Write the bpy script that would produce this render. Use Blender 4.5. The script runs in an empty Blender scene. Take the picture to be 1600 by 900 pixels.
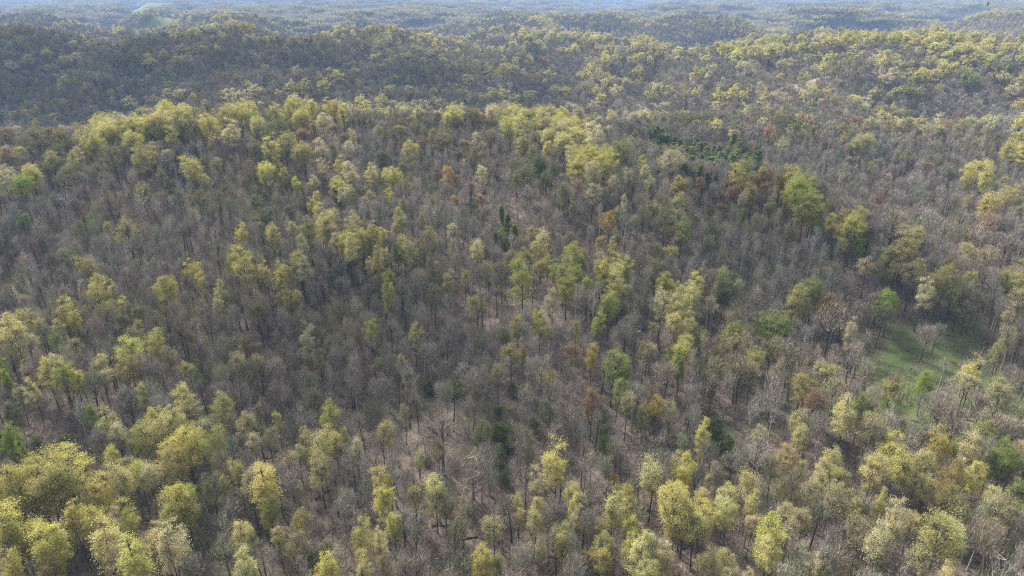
import bpy, math, time
import numpy as np
from mathutils import Vector

# ------------------------------------------------------------------ camera, light, exposure
C = bpy.context.scene
CAM_Z = 130.0
PITCH = math.radians(22.9)
FOC = 1101.0                                   # focal length in photograph pixels (1600 wide)
cam_d = bpy.data.cameras.new("camera")
cam_d.sensor_width = 36.0
cam_d.lens = 36.0 * FOC / 1600.0
cam_d.clip_start = 1.0
cam_d.clip_end = 40000.0
cam = bpy.data.objects.new("camera", cam_d)
C.collection.objects.link(cam)
cam.location = (0, 0, CAM_Z)
cam.rotation_euler = (math.pi / 2 - PITCH, 0, 0)
C.camera = cam

SUN_AZ, SUN_EL = math.radians(-38), math.radians(43)      # azimuth from +Y (ahead), clockwise
world = bpy.data.worlds.new("World")
C.world = world
world.use_nodes = True
wn = world.node_tree.nodes
bg = wn["Background"]
skyn = wn.new("ShaderNodeTexSky")
skyn.sky_type = 'NISHITA'
skyn.sun_disc = False
skyn.sun_elevation = SUN_EL
skyn.sun_rotation = SUN_AZ
skyn.air_density = 1.0
skyn.dust_density = 2.5
skyn.ozone_density = 1.0
hs = wn.new("ShaderNodeHueSaturation")            # thin high cloud greys the blue
hs.inputs['Saturation'].default_value = 0.32
world.node_tree.links.new(skyn.outputs[0], hs.inputs['Color'])
world.node_tree.links.new(hs.outputs[0], bg.inputs[0])
bg.inputs[1].default_value = 0.10
sun_d = bpy.data.lights.new("sun", 'SUN')
sun_d.energy = 3.6
sun_d.angle = math.radians(10)
sun_d.color = (1.0, 0.93, 0.82)
sun = bpy.data.objects.new("sun", sun_d)
C.collection.objects.link(sun)
sdir = Vector((math.sin(SUN_AZ) * math.cos(SUN_EL), math.cos(SUN_AZ) * math.cos(SUN_EL), math.sin(SUN_EL)))
sun.rotation_euler = sdir.to_track_quat('Z', 'Y').to_euler()
C.view_settings.view_transform = 'Standard'
C.view_settings.look = 'None'
C.view_settings.exposure = 1.5
C.view_settings.gamma = 1.0
C.view_settings.use_curve_mapping = False
C.render.engine = 'CYCLES'
C.cycles.max_bounces = 4
C.cycles.diffuse_bounces = 2
C.cycles.glossy_bounces = 1
C.cycles.transmission_bounces = 3
C.cycles.volume_bounces = 0
C.cycles.transparent_max_bounces = 4
C.cycles.use_denoising = False
C.cycles.use_adaptive_sampling = False
C.cycles.filter_width = 1.15
C.cycles.use_light_tree = False

HAZE_DENSITY = 1.05e-4

# ------------------------------------------------------------------ noise and terrain height
_perm = np.random.RandomState(7).permutation(256)
_perm = np.concatenate([_perm, _perm])
_grad = np.random.RandomState(8).uniform(-1, 1, 256)


def vnoise(x, y, seed=0):
    """smooth value noise in -1..1"""
    x = np.asarray(x, float) + seed * 37.7
    y = np.asarray(y, float) + seed * 91.3
    xi = np.floor(x).astype(np.int64); yi = np.floor(y).astype(np.int64)
    fx = x - xi; fy = y - yi
    fx = fx * fx * fx * (fx * (fx * 6 - 15) + 10); fy = fy * fy * fy * (fy * (fy * 6 - 15) + 10)
    def g(a, b):
        return _grad[_perm[(_perm[a & 255] + b) & 255]]
    v00 = g(xi, yi); v10 = g(xi + 1, yi); v01 = g(xi, yi + 1); v11 = g(xi + 1, yi + 1)
    return (v00 * (1 - fx) + v10 * fx) * (1 - fy) + (v01 * (1 - fx) + v11 * fx) * fy


def ray(px, py):
    """unit direction of the view through a photograph pixel"""
    px = np.asarray(px, float); py = np.asarray(py, float)
    a = (px - 800) / FOC; b = (450 - py) / FOC
    cy, sy = math.cos(PITCH), math.sin(PITCH)
    dx = a; dy = cy + b * sy; dz = -sy + b * cy
    n = np.sqrt(dx * dx + dy * dy + dz * dz)
    return dx / n, dy / n, dz / n


def project(x, y, z):
    cy, sy = math.cos(PITCH), math.sin(PITCH)
    zz = z - CAM_Z
    dep = y * cy - zz * sy
    up = y * sy + zz * cy
    dep = np.maximum(dep, 1e-3)
    return 800 + FOC * x / dep, 450 - FOC * up / dep, dep


def crest(pts, top=17.0):
    """ridge crest points from (pixel x, pixel y of the tree tops, distance)"""
    out = []
    for px, py, D in pts:
        dx, dy, dz = ray(px, py)
        t = D / dy
        out.append((float(dx * t), float(D), float(CAM_Z + dz * t - top)))
    return out

RIDGES = [   # (crest points, half width for the rounded top, side slope)
    (crest([(-420, 300, 400), (-60, 240, 430), (40, 213, 450), (150, 205, 470), (260, 185, 490), (400, 178, 500), (490, 168, 520), (600, 178, 540), (700, 182, 560)]), 30, .30),
    (crest([(700, 182, 560), (850, 185, 520), (930, 240, 420), (1010, 300, 370), (1040, 330, 350)]), 28, .26),
    (crest([(-300, 50, 980), (60, 48, 1050), (300, 58, 1080), (430, 40, 1150), (600, 50, 1180), (760, 52, 1200), (900, 52, 1180), (990, 66, 1150), (1120, 85, 1020), (1200, 75, 990), (1300, 62, 980), (1400, 58, 980), (1500, 62, 960), (1700, 76, 900)]), 60, .22),
    (crest([(420, 100, 830), (520, 130, 760), (600, 160, 690)]), 35, .28),
    (crest([(1400, 58, 980), (1380, 120, 780), (1300, 165, 660), (1180, 190, 580), (1000, 195, 575)], 20), 45, .22),
    (crest([(1700, 130, 760), (1600, 180, 600), (1500, 200, 560)]), 40, .2),
    (crest([(1050, 300, 400), (1140, 256, 400), (1240, 270, 380), (1290, 302, 348), (1350, 344, 316), (1440, 392, 290)]), 24, .6),
    (crest([(430, 330, 390), (560, 350, 360), (640, 392, 318), (655, 440, 280)]), 18, .36),
    (crest([(780, 395, 322), (900, 395, 318), (985, 425, 300), (1070, 450, 290)]), 16, .34),
    (crest([(-80, 420, 320), (60, 440, 300), (250, 425, 310), (380, 425, 310), (470, 395, 325)]), 20, .34),
    (crest([(-120, 760, 195), (60, 735, 190), (160, 740, 182), (320, 690, 195)]), 18, .3),
    (crest([(1000, 790, 150), (1100, 720, 170), (1250, 690, 180), (1400, 640, 205), (1480, 760, 165)], 19), 20, .25),
]


def height(x, y):
    x = np.asarray(x, float); y = np.asarray(y, float)
    base = -8 + 8.0 * vnoise(x / 90, y / 90, 1) + 2.2 * vnoise(x / 33, y / 33, 2) + 0.5 * vnoise(x / 11, y / 11, 3)
    base = base + np.clip((y - 450) / 400, 0, 1) * 6
    base = base - 20 * np.exp(-((y - 650 - .05 * x) / 90) ** 2) * np.clip((120 - x) / 200, 0, 1)      # the valley behind the left ridge
    base = base - 9 * np.exp(-(((x + 75) / 55) ** 2 + ((y - 262) / 45) ** 2)) - 12 * np.exp(-(((x - 105) / 42) ** 2 + ((y - 285) / 36) ** 2)) - 8 * np.exp(-(((x - 62) / 30) ** 2 + ((y - 300) / 60) ** 2))
    k = 5.0
    acc = np.exp(np.clip(base / k, -12, 40))
    wob = 1 + 0.35 * vnoise(x / 70, y / 70, 4)
    near = y < 2600
    xs = x[near]; ys = y[near]; w_ = wob[near]
    xs, ys = xs + 9 * vnoise(xs / 42, ys / 42, 14), ys + 9 * vnoise(xs / 42, ys / 42, 15)
    add = np.zeros_like(xs)
    for pts, hw, sl in RIDGES:
        best = np.full(xs.shape, -1e3)
        for (ax, ay, az), (bx, by, bz) in zip(pts[:-1], pts[1:]):
            vx, vy = bx - ax, by - ay
            t = np.clip(((xs - ax) * vx + (ys - ay) * vy) / (vx * vx + vy * vy), 0, 1)
            d = np.hypot(xs - ax - t * vx, ys - ay - t * vy)
            z = az + t * (bz - az) - sl * w_ * (np.sqrt(d * d + hw * hw) - hw)
            best = np.maximum(best, z)
        add += np.exp(np.clip(best / k, -12, 40))
    acc[near] += add
    h = k * np.log(acc)
    fold = np.clip((y - 560) / 150, 0, 1)                                          # side spurs and draws on the far slopes
    h = h + fold * 17 * ((1 - np.abs(vnoise(x / 105 + .15 * vnoise(x / 50, y / 50, 13), y / 210, 12)) * 2.4) - .35)
    # the cut bench below the far slope
    bx0, bx1 = 85.0, 225.0
    by = 548 + 0.05 * (x - bx0) + 6 * vnoise(x / 30, y * 0 + 3, 9)
    m = np.clip((x - bx0 + 20) / 25, 0, 1) * np.clip((bx1 + 20 - x) / 25, 0, 1)
    h = h - 6 * m * (1 / (1 + np.exp(-(by - y) / 2.0))) * np.exp(-np.maximum(by - y, 0) / 70)
    # far country: dissected hills all much of a height
    far = np.clip((y - 1150) / 500, 0, 1)
    r1 = 1 - np.abs(vnoise(x / 620, y / 520, 5)) * 2.1
    r2 = 1 - np.abs(vnoise(x / 260, y / 230, 6)) * 2
    hf = -58 + 92 * r1 + 36 * r2 + 16 * vnoise(x / 1700, y / 1700, 7)
    hf = hf - 26 * np.clip((y - 5000) / 6000, 0, 1) * 0
    hf = np.where(hf > 40, 40 + 40 * np.tanh((hf - 40) / 40), hf)
    return h * (1 - far) + hf * far


def cast(px, py, up=0.0):
    """where the view through each pixel meets a surface UP metres above the ground"""
    px = np.atleast_1d(np.asarray(px, float)); py = np.atleast_1d(np.asarray(py, float))
    up = np.broadcast_to(np.asarray(up, float), px.shape)
    dx, dy, dz = ray(px, py)
    t = np.full(px.shape, 70.0); done = np.zeros(px.shape, bool)
    for _ in range(900):
        z = CAM_Z + dz * t
        gap = z - up - height(dx * t, dy * t)
        done |= (gap < 0.3) | (t > 9000)
        step = np.maximum(gap * 0.45, 0.25 + t * 0.0006)
        t = np.where(done, t, t + step)
        if done.all(): break
    return dx * t, dy * t, t < 8900

# ------------------------------------------------------------------ materials
def mat(name):
    m = bpy.data.materials.new(name); m.use_nodes = True
    nt = m.node_tree
    for n in list(nt.nodes): nt.nodes.remove(n)
    out = nt.nodes.new("ShaderNodeOutputMaterial")
    return m, nt, out


def mixrgb(nt, a, b, fac, mode='MIX'):
    n = nt.nodes.new("ShaderNodeMix"); n.data_type = 'RGBA'; n.blend_type = mode
    for sock, v in ((n.inputs[0], fac), (n.inputs[6], a), (n.inputs[7], b)):
        if hasattr(v, 'links'): nt.links.new(v, sock)
        else: sock.default_value = v if not isinstance(v, tuple) else (*v[:3], 1)
    return n.outputs[2]


def math_n(nt, op, a, b=0.0, clamp=False):
    n = nt.nodes.new("ShaderNodeMath"); n.operation = op; n.use_clamp = clamp
    for sock, v in ((n.inputs[0], a), (n.inputs[1], b)):
        if hasattr(v, 'links'): nt.links.new(v, sock)
        else: sock.default_value = v
    return n.outputs[0]


def attr(nt, name, kind):
    n = nt.nodes.new("ShaderNodeAttribute"); n.attribute_type = kind; n.attribute_name = name
    return n


def leaf_material(name, transl):
    m, nt, out = mat(name)
    tint = attr(nt, "tint", 'INSTANCER').outputs[0]
    vary = attr(nt, "vary", 'GEOMETRY').outputs['Fac']
    k = math_n(nt, 'MULTIPLY_ADD', vary, 0.46); k.node.inputs[2].default_value = 0.77
    vm = nt.nodes.new("ShaderNodeVectorMath"); vm.operation = 'SCALE'
    nt.links.new(tint, vm.inputs[0]); nt.links.new(k, vm.inputs['Scale'])
    col = vm.outputs[0]
    d = nt.nodes.new("ShaderNodeBsdfDiffuse"); nt.links.new(col, d.inputs[0])
    t = nt.nodes.new("ShaderNodeBsdfTranslucent"); nt.links.new(col, t.inputs[0])
    mx = nt.nodes.new("ShaderNodeMixShader"); mx.inputs[0].default_value = transl
    nt.links.new(d.outputs[0], mx.inputs[1]); nt.links.new(t.outputs[0], mx.inputs[2])
    nt.links.new(mx.outputs[0], out.inputs[0])
    return m


def bark_material(name, ca, cb):
    m, nt, out = mat(name)
    tc = nt.nodes.new("ShaderNodeTexCoord")
    nz = nt.nodes.new("ShaderNodeTexNoise"); nz.inputs['Scale'].default_value = 0.9; nz.inputs['Detail'].default_value = 2
    nt.links.new(tc.outputs['Object'], nz.inputs['Vector'])
    d = nt.nodes.new("ShaderNodeBsdfDiffuse")
    nt.links.new(mixrgb(nt, ca, cb, nz.outputs[0]), d.inputs[0])
    nt.links.new(d.outputs[0], out.inputs[0])
    return m


def plain(name, col, rough=0.8):
    m, nt, out = mat(name)
    b = nt.nodes.new("ShaderNodeBsdfPrincipled")
    nz = nt.nodes.new("ShaderNodeTexNoise"); nz.inputs['Scale'].default_value = 3.0
    nt.links.new(mixrgb(nt, tuple(c * .8 for c in col), tuple(min(1, c * 1.15) for c in col), nz.outputs[0]), b.inputs[0])
    b.inputs['Roughness'].default_value = rough
    nt.links.new(b.outputs[0], out.inputs[0])
    return m

M_LEAF = leaf_material("spring_leaves", 0.42)
M_TWIG = leaf_material("twigs", 0.0)
M_BARK = bark_material("dark_bark", (.055, .048, .042), (.12, .105, .092))
M_PALE = bark_material("pale_bark", (.42, .40, .36), (.26, .245, .22))
M_GREYBARK = bark_material("grey_bark", (.24, .22, .195), (.42, .39, .35))
M_LOG = bark_material("weathered_wood", (.06, .05, .043), (.17, .15, .13))

# tints (linear base colours)
TINT = dict(
    Y=(.495, .465, .155), P=(.51, .47, .28), O=(.275, .255, .14), L=(.26, .33, .07),
    E=(.15, .18, .075), g=(.14, .17, .08), D=(.20, .235, .085), R=(.34, .24, .15), o=(.40, .29, .09),
    B=(.33, .29, .238), W=(.30, .28, .25))

# ------------------------------------------------------------------ mesh collecting
class MB:
    def __init__(s):
        s.v = []; s.f = []; s.m = []; s.vary = []; s.n = 0

    def add(s, V, F, mi, vary):
        V = np.asarray(V, float); F = np.asarray(F)
        s.v.append(V); s.f.append(F + s.n); s.m.append(np.full(len(F), mi)); s.n += len(V)
        s.vary.append(np.broadcast_to(np.asarray(vary, float), (len(F),)))

    def mesh(s, name, mats):
        me = bpy.data.meshes.new(name)
        V = np.concatenate(s.v)
        me.vertices.add(len(V)); me.vertices.foreach_set("co", V.ravel())
        loops = np.concatenate([f.ravel() for f in s.f]); sizes = np.concatenate([np.full(len(f), f.shape[1]) for f in s.f])
        me.loops.add(len(loops)); me.loops.foreach_set("vertex_index", loops.astype(np.int32))
        me.polygons.add(len(sizes))
        me.polygons.foreach_set("loop_start", np.concatenate([[0], np.cumsum(sizes)[:-1]]).astype(np.int32))
        me.polygons.foreach_set("loop_total", sizes.astype(np.int32))
        me.polygons.foreach_set("material_index", np.concatenate(s.m).astype(np.int32))
        for m in mats: me.materials.append(m)
        a = me.attributes.new("vary", 'FLOAT', 'FACE'); a.data.foreach_set("value", np.concatenate(s.vary).astype(np.float32))
        me.update(calc_edges=True)
        return me


def tube(mb, P, R, n, mi, vary=.5):
    P = np.asarray(P, float); k = len(P)
    T = np.gradient(P, axis=0); T /= np.linalg.norm(T, axis=1)[:, None] + 1e-9
    ref = np.array([1, 0, 0.]) if abs(T[0, 0]) < .8 else np.array([0, 1, 0.])
    A = np.cross(T, ref); A /= np.linalg.norm(A, axis=1)[:, None] + 1e-9
    B = np.cross(T, A)
    ang = np.arange(n) * 2 * math.pi / n
    V = (P[:, None] + (A[:, None] * np.cos(ang)[None, :, None] + B[:, None] * np.sin(ang)[None, :, None]) * np.asarray(R)[:, None, None]).reshape(-1, 3)
    i = np.arange(n); j = (i + 1) % n
    F = np.concatenate([np.stack([a * n + i, a * n + j, (a + 1) * n + j, (a + 1) * n + i], 1) for a in range(k - 1)])
    mb.add(V, F, mi, vary)


def slivers(mb, P, D, L, W, mi, rng):
    n = len(P)
    D = D / (np.linalg.norm(D, axis=1)[:, None] + 1e-9)
    S = np.cross(D, rng.normal(size=(n, 3))); S /= np.linalg.norm(S, axis=1)[:, None] + 1e-9
    S *= (W * .5)[:, None]
    V = np.stack([P - S, P + S, P + D * L[:, None]], 1).reshape(-1, 3)
    mb.add(V, np.arange(3 * n).reshape(-1, 3), mi, rng.uniform(0, 1, n))


def cards(mb, P, N, size, mi, rng, vary=None):
    n = len(P)
    N = N / (np.linalg.norm(N, axis=1)[:, None] + 1e-9)
    A = np.cross(N, rng.normal(size=(n, 3))); A /= np.linalg.norm(A, axis=1)[:, None] + 1e-9
    B = np.cross(N, A)
    A *= (size * .5)[:, None]; B *= (size * .5 * rng.uniform(.5, 1, n))[:, None]
    j = lambda: rng.uniform(.6, 1.15, (n, 1))
    V = np.stack([P - A * j() - B * j(), P + A * j() - B * j() * .4, P + A * j() + B * j(), P - A * j() * .4 + B * j()], 1).reshape(-1, 3)
    mb.add(V, np.arange(4 * n).reshape(-1, 4), mi, rng.uniform(0, 1, n) if vary is None else vary)


def grow(seed, H, R, base, tips, leaves, leaf, twigs, twig_w, trunk_r=.29, spread=1.0, limbs=9, lod=0, vase=False, flat=1.0, tuft=.8, lean=1.0):
    """one broadleaf tree: returns (trunk MB, crown MB). crown material slots: 0 bark, 1 leaf, 2 twig"""
    rng = np.random.RandomState(seed)
    tr, cr = MB(), MB()
    lx, ly = rng.normal(0, .035 * lean, 2) * H
    def axis(z):
        u = z / H
        return np.array([lx * u * u + .25 * math.sin(u * 5 + seed), ly * u * u + .25 * math.cos(u * 4 + seed), z])
    zt = H * (.62 if vase else .84)
    zs = np.linspace(-1.2, zt, 5 if lod else 8)
    rr = trunk_r * (1 - .82 * np.clip(zs / zt, 0, 1) ** .9); rr[0] *= 1.35
    tube(tr, [axis(max(z, 0)) + np.array([0, 0, min(z, 0)]) for z in zs], rr, 4 if lod else 6, 0)
    # tips on a lumpy crown envelope
    zc = H * (base + (1 - base) * .52); rz = H * (1 - base) * .5 * flat
    bumps = rng.normal(size=(7, 3)); bumps /= np.linalg.norm(bumps, axis=1)[:, None]; bh = rng.uniform(-.5, .42, 7)
    d = rng.normal(size=(tips * 3, 3)); d /= np.linalg.norm(d, axis=1)[:, None]
    d = d[(d[:, 2] > -.92) & (rng.uniform(size=len(d)) < .55 + .45 * (d[:, 2] > -.2))][:tips]
    f = 1 + sum(h * np.clip(d @ b, 0, 1) ** 3 for b, h in zip(bumps, bh))
    rad = rng.uniform(.35, 1.0, len(d)) ** .7 * f
    up = d[:, 2]
    T = np.stack([d[:, 0] * R * rad * spread, d[:, 1] * R * rad * spread, zc + up * rz * rad], 1)
    T[:, :2] += np.array([axis(z)[:2] for z in T[:, 2]])
    if vase:
        w = np.clip((T[:, 2] - H * base) / (H * (1 - base)), 0.15, 1.0) ** .6
        ax = np.array([axis(z)[:2] for z in T[:, 2]]); T[:, :2] = ax + (T[:, :2] - ax) * w[:, None]
    # limbs
    main = rng.choice(len(T), min(limbs, len(T)), replace=False)
    curves = []
    for mi_ in main:
        tp = T[mi_]; hd = math.hypot(*(tp[:2] - axis(tp[2])[:2]))
        z0 = np.clip(tp[2] - hd * rng.uniform(.8, 1.7) - 1.5, H * (.18 if vase else base * .8), zt - .3)
        a = axis(z0); s = np.linspace(0, 1, 3 if lod else 5)[:, None]
        bow = np.array([0, 0, 1.]) * hd * -.16
        pts = a + (tp - a) * s + bow * (s * (1 - s) * 4) + rng.normal(0, .12, (len(s), 3)) * (s * (1 - s) * 4)
        r0 = trunk_r * rng.uniform(.32, .5)
        tube(cr if lod else cr, pts, r0 * (1 - .8 * s[:, 0]), 3 if lod else 4, 0)
        curves.append(pts)
    M = np.array([c[-2] for c in curves]); M2 = np.array([c[len(c) // 2] for c in curves])
    for t in T:
        q = int(np.argmin(((M - t) ** 2).sum(1) + rng.uniform(0, 3, len(M))))
        a = M[q] if rng.rand() < .5 else M2[q]
        mid = (a + t) / 2 + rng.normal(0, .25, 3) + np.array([0, 0, -.2])
        if lod: tube(cr, [a, t], [.05, .03], 3, 0)
        else: tube(cr, [a, mid, t], [.075, .05, .025], 3, 0)
    ctr = np.array([*axis(zc)[:2], zc - rz * .6])
    if leaves:
        n = len(T) * leaves; own = np.repeat(np.arange(len(T)), leaves)
        cl = rng.uniform(.5, 1.25, len(T))[own][:, None]
        P = T[own] + rng.normal(size=(n, 3)) * np.array([tuft, tuft, tuft * .62]) * cl + np.array([0, 0, .25])
        N = rng.normal(size=(n, 3)) * .75 + (P - ctr) / np.linalg.norm(P - ctr, axis=1)[:, None] * .7 + np.array([0, 0, .45])
        vr = np.clip(rng.uniform(0, 1, len(T))[own] * .6 + rng.uniform(0, .4, n), 0, 1)
        cards(cr, P, N, rng.uniform(.65, 1.35, n) * leaf, 1, rng, vr)
    if twigs:
        n = len(T) * twigs; own = np.repeat(np.arange(len(T)), twigs)
        P = T[own] + rng.normal(size=(n, 3)) * np.array([.65, .65, .5])
        out = (P - ctr); out /= np.linalg.norm(out, axis=1)[:, None]
        D = out * .6 + rng.normal(size=(n, 3)) * .42 + np.array([0, 0, .85])
        slivers(cr, P - D * .5, D, rng.uniform(.8, 2.1, n), np.full(n, twig_w) * rng.uniform(.6, 1.3, n), 2, rng)
    return tr, cr


def pine(seed, H, R, lod=0):
    rng = np.random.RandomState(seed)
    tr, cr = MB(), MB()
    tube(tr, [(0, 0, -1), (0, 0, H * .5), (0, 0, H * .97)], [.22, .14, .03], 5, 0)
    nb = 34 if lod else 84
    for k in range(nb):
        u = rng.uniform(.0, 1) ** .8; z = H * (.22 + .75 * u); r = R * (1 - u) ** .75 * rng.uniform(.55, 1.1) + .25
        a = rng.uniform(0, 2 * math.pi); dr = np.array([math.cos(a), math.sin(a), .12 + .3 * u])
        e = np.array([0, 0, z]) + dr * r
        tube(cr, [(0, 0, z), e], [.04, .015], 3, 0)
        n = 14 if lod else 30
        s = rng.uniform(.15, 1, n)[:, None]
        P = np.array([0, 0, z]) + dr * r * s + rng.normal(size=(n, 3)) * np.array([.35, .35, .2])
        cards(cr, P, rng.normal(size=(n, 3)) * .7 + np.array([0, 0, .7]), rng.uniform(.3, .75, n) * (1.5 if lod else 1), 1, rng)
    return tr, cr

BARKS = dict(dark=M_BARK, grey=M_GREYBARK, pale=M_PALE)
LIB = {}      # name -> list of (trunk mesh, crown mesh, joined mesh)


def lib(kind, builder, seeds, bark='dark'):
    LIB[kind] = []
    for s in seeds:
        tr, cr = builder(s)
        b = BARKS[bark]
        mats = [b, M_LEAF, M_TWIG]
        t = tr.mesh(kind + "_trunk", mats); c = cr.mesh(kind + "_crown", mats)
        for i in range(len(tr.v)): cr.add(tr.v[i], tr.f[i] - sum(len(v) for v in tr.v[:i]), 0, .5)
        j = cr.mesh(kind + "_whole", mats)
        LIB[kind].append((t, c, j))

RS = np.random.RandomState
lib('dense', lambda s: grow(s, 22, RS(s).uniform(4.0, 5.2), RS(s).uniform(.26, .42), 88, 100, .255, 6, .07, tuft=.72), range(10, 18))
lib('broad', lambda s: grow(s, 23, RS(s).uniform(6.6, 7.6), RS(s).uniform(.24, .36), 150, 100, .25, 6, .08, tuft=.9, limbs=13, trunk_r=.38), range(220, 224))
lib('column', lambda s: grow(s, 23, RS(s).uniform(2.9, 3.4), RS(s).uniform(.22, .38), 70, 90, .255, 5, .07, tuft=.7), range(20, 25))
lib('sparse', lambda s: grow(s, 21, RS(s).uniform(4.0, 5.0), RS(s).uniform(.26, .44), 84, 54, .245, 12, .08, tuft=.7), range(30, 37))
lib('wispy', lambda s: grow(s, 21, RS(s).uniform(3.4, 4.4), RS(s).uniform(.28, .46), 74, 20, .26, 20, .08, tuft=.75), range(40, 46))
lib('bare', lambda s: grow(s, 20, RS(s).uniform(2.8, 4.2), RS(s).uniform(.26, .5), 66, 0, 0, 18, .08, limbs=14, trunk_r=.36, vase=True), range(50, 58), 'grey')
lib('pole', lambda s: grow(s, 20, RS(s).uniform(1.7, 2.5), RS(s).uniform(.5, .66), 24, 0, 0, 15, .08, limbs=8, trunk_r=.31), range(90, 96), 'grey')
lib('poledark', lambda s: grow(s, 20, RS(s).uniform(1.7, 2.6), RS(s).uniform(.5, .66), 24, 0, 0, 15, .08, limbs=8, trunk_r=.33), range(96, 99), 'dark')
lib('baredark', lambda s: grow(s, 20, RS(s).uniform(3.2, 4.2), RS(s).uniform(.38, .54), 60, 0, 0, 18, .08, limbs=10, trunk_r=.34), range(60, 65), 'dark')
lib('vase', lambda s: grow(s, 17, 5.6, .34, 80, 0, 0, 26, .09, trunk_r=.34, limbs=14, vase=True), range(66, 68), 'dark')
lib('white', lambda s: grow(s, 22, 4.6, .36, 56, 0, 0, 7, .08, trunk_r=.36, limbs=18, vase=True), range(70, 74), 'pale')
lib('pine', lambda s: pine(s, 15, 4.3), range(80, 84))
lib('shrub', lambda s: grow(s, 6.5, 2.6, .02, 40, 60, .26, 4, .05, trunk_r=.12, tuft=.6), range(85, 88))
# lighter ones for the middle distance
lib('dense_far', lambda s: grow(s, 22, RS(s).uniform(4.2, 5.2), .42, 34, 17, .85, 0, .1, lod=1, limbs=5, trunk_r=.3), range(110, 115))
lib('sparse_far', lambda s: grow(s, 21, RS(s).uniform(4.0, 4.8), .42, 34, 9, .75, 10, .17, lod=1, limbs=5, trunk_r=.3), range(130, 134))
lib('bare_far', lambda s: grow(s, 20, RS(s).uniform(3.6, 4.4), .42, 34, 0, 0, 22, .22, lod=1, limbs=6, trunk_r=.3), range(150, 155), 'grey')
lib('pine_far', lambda s: pine(s, 15, 3.6, 1), range(180, 182))

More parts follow.
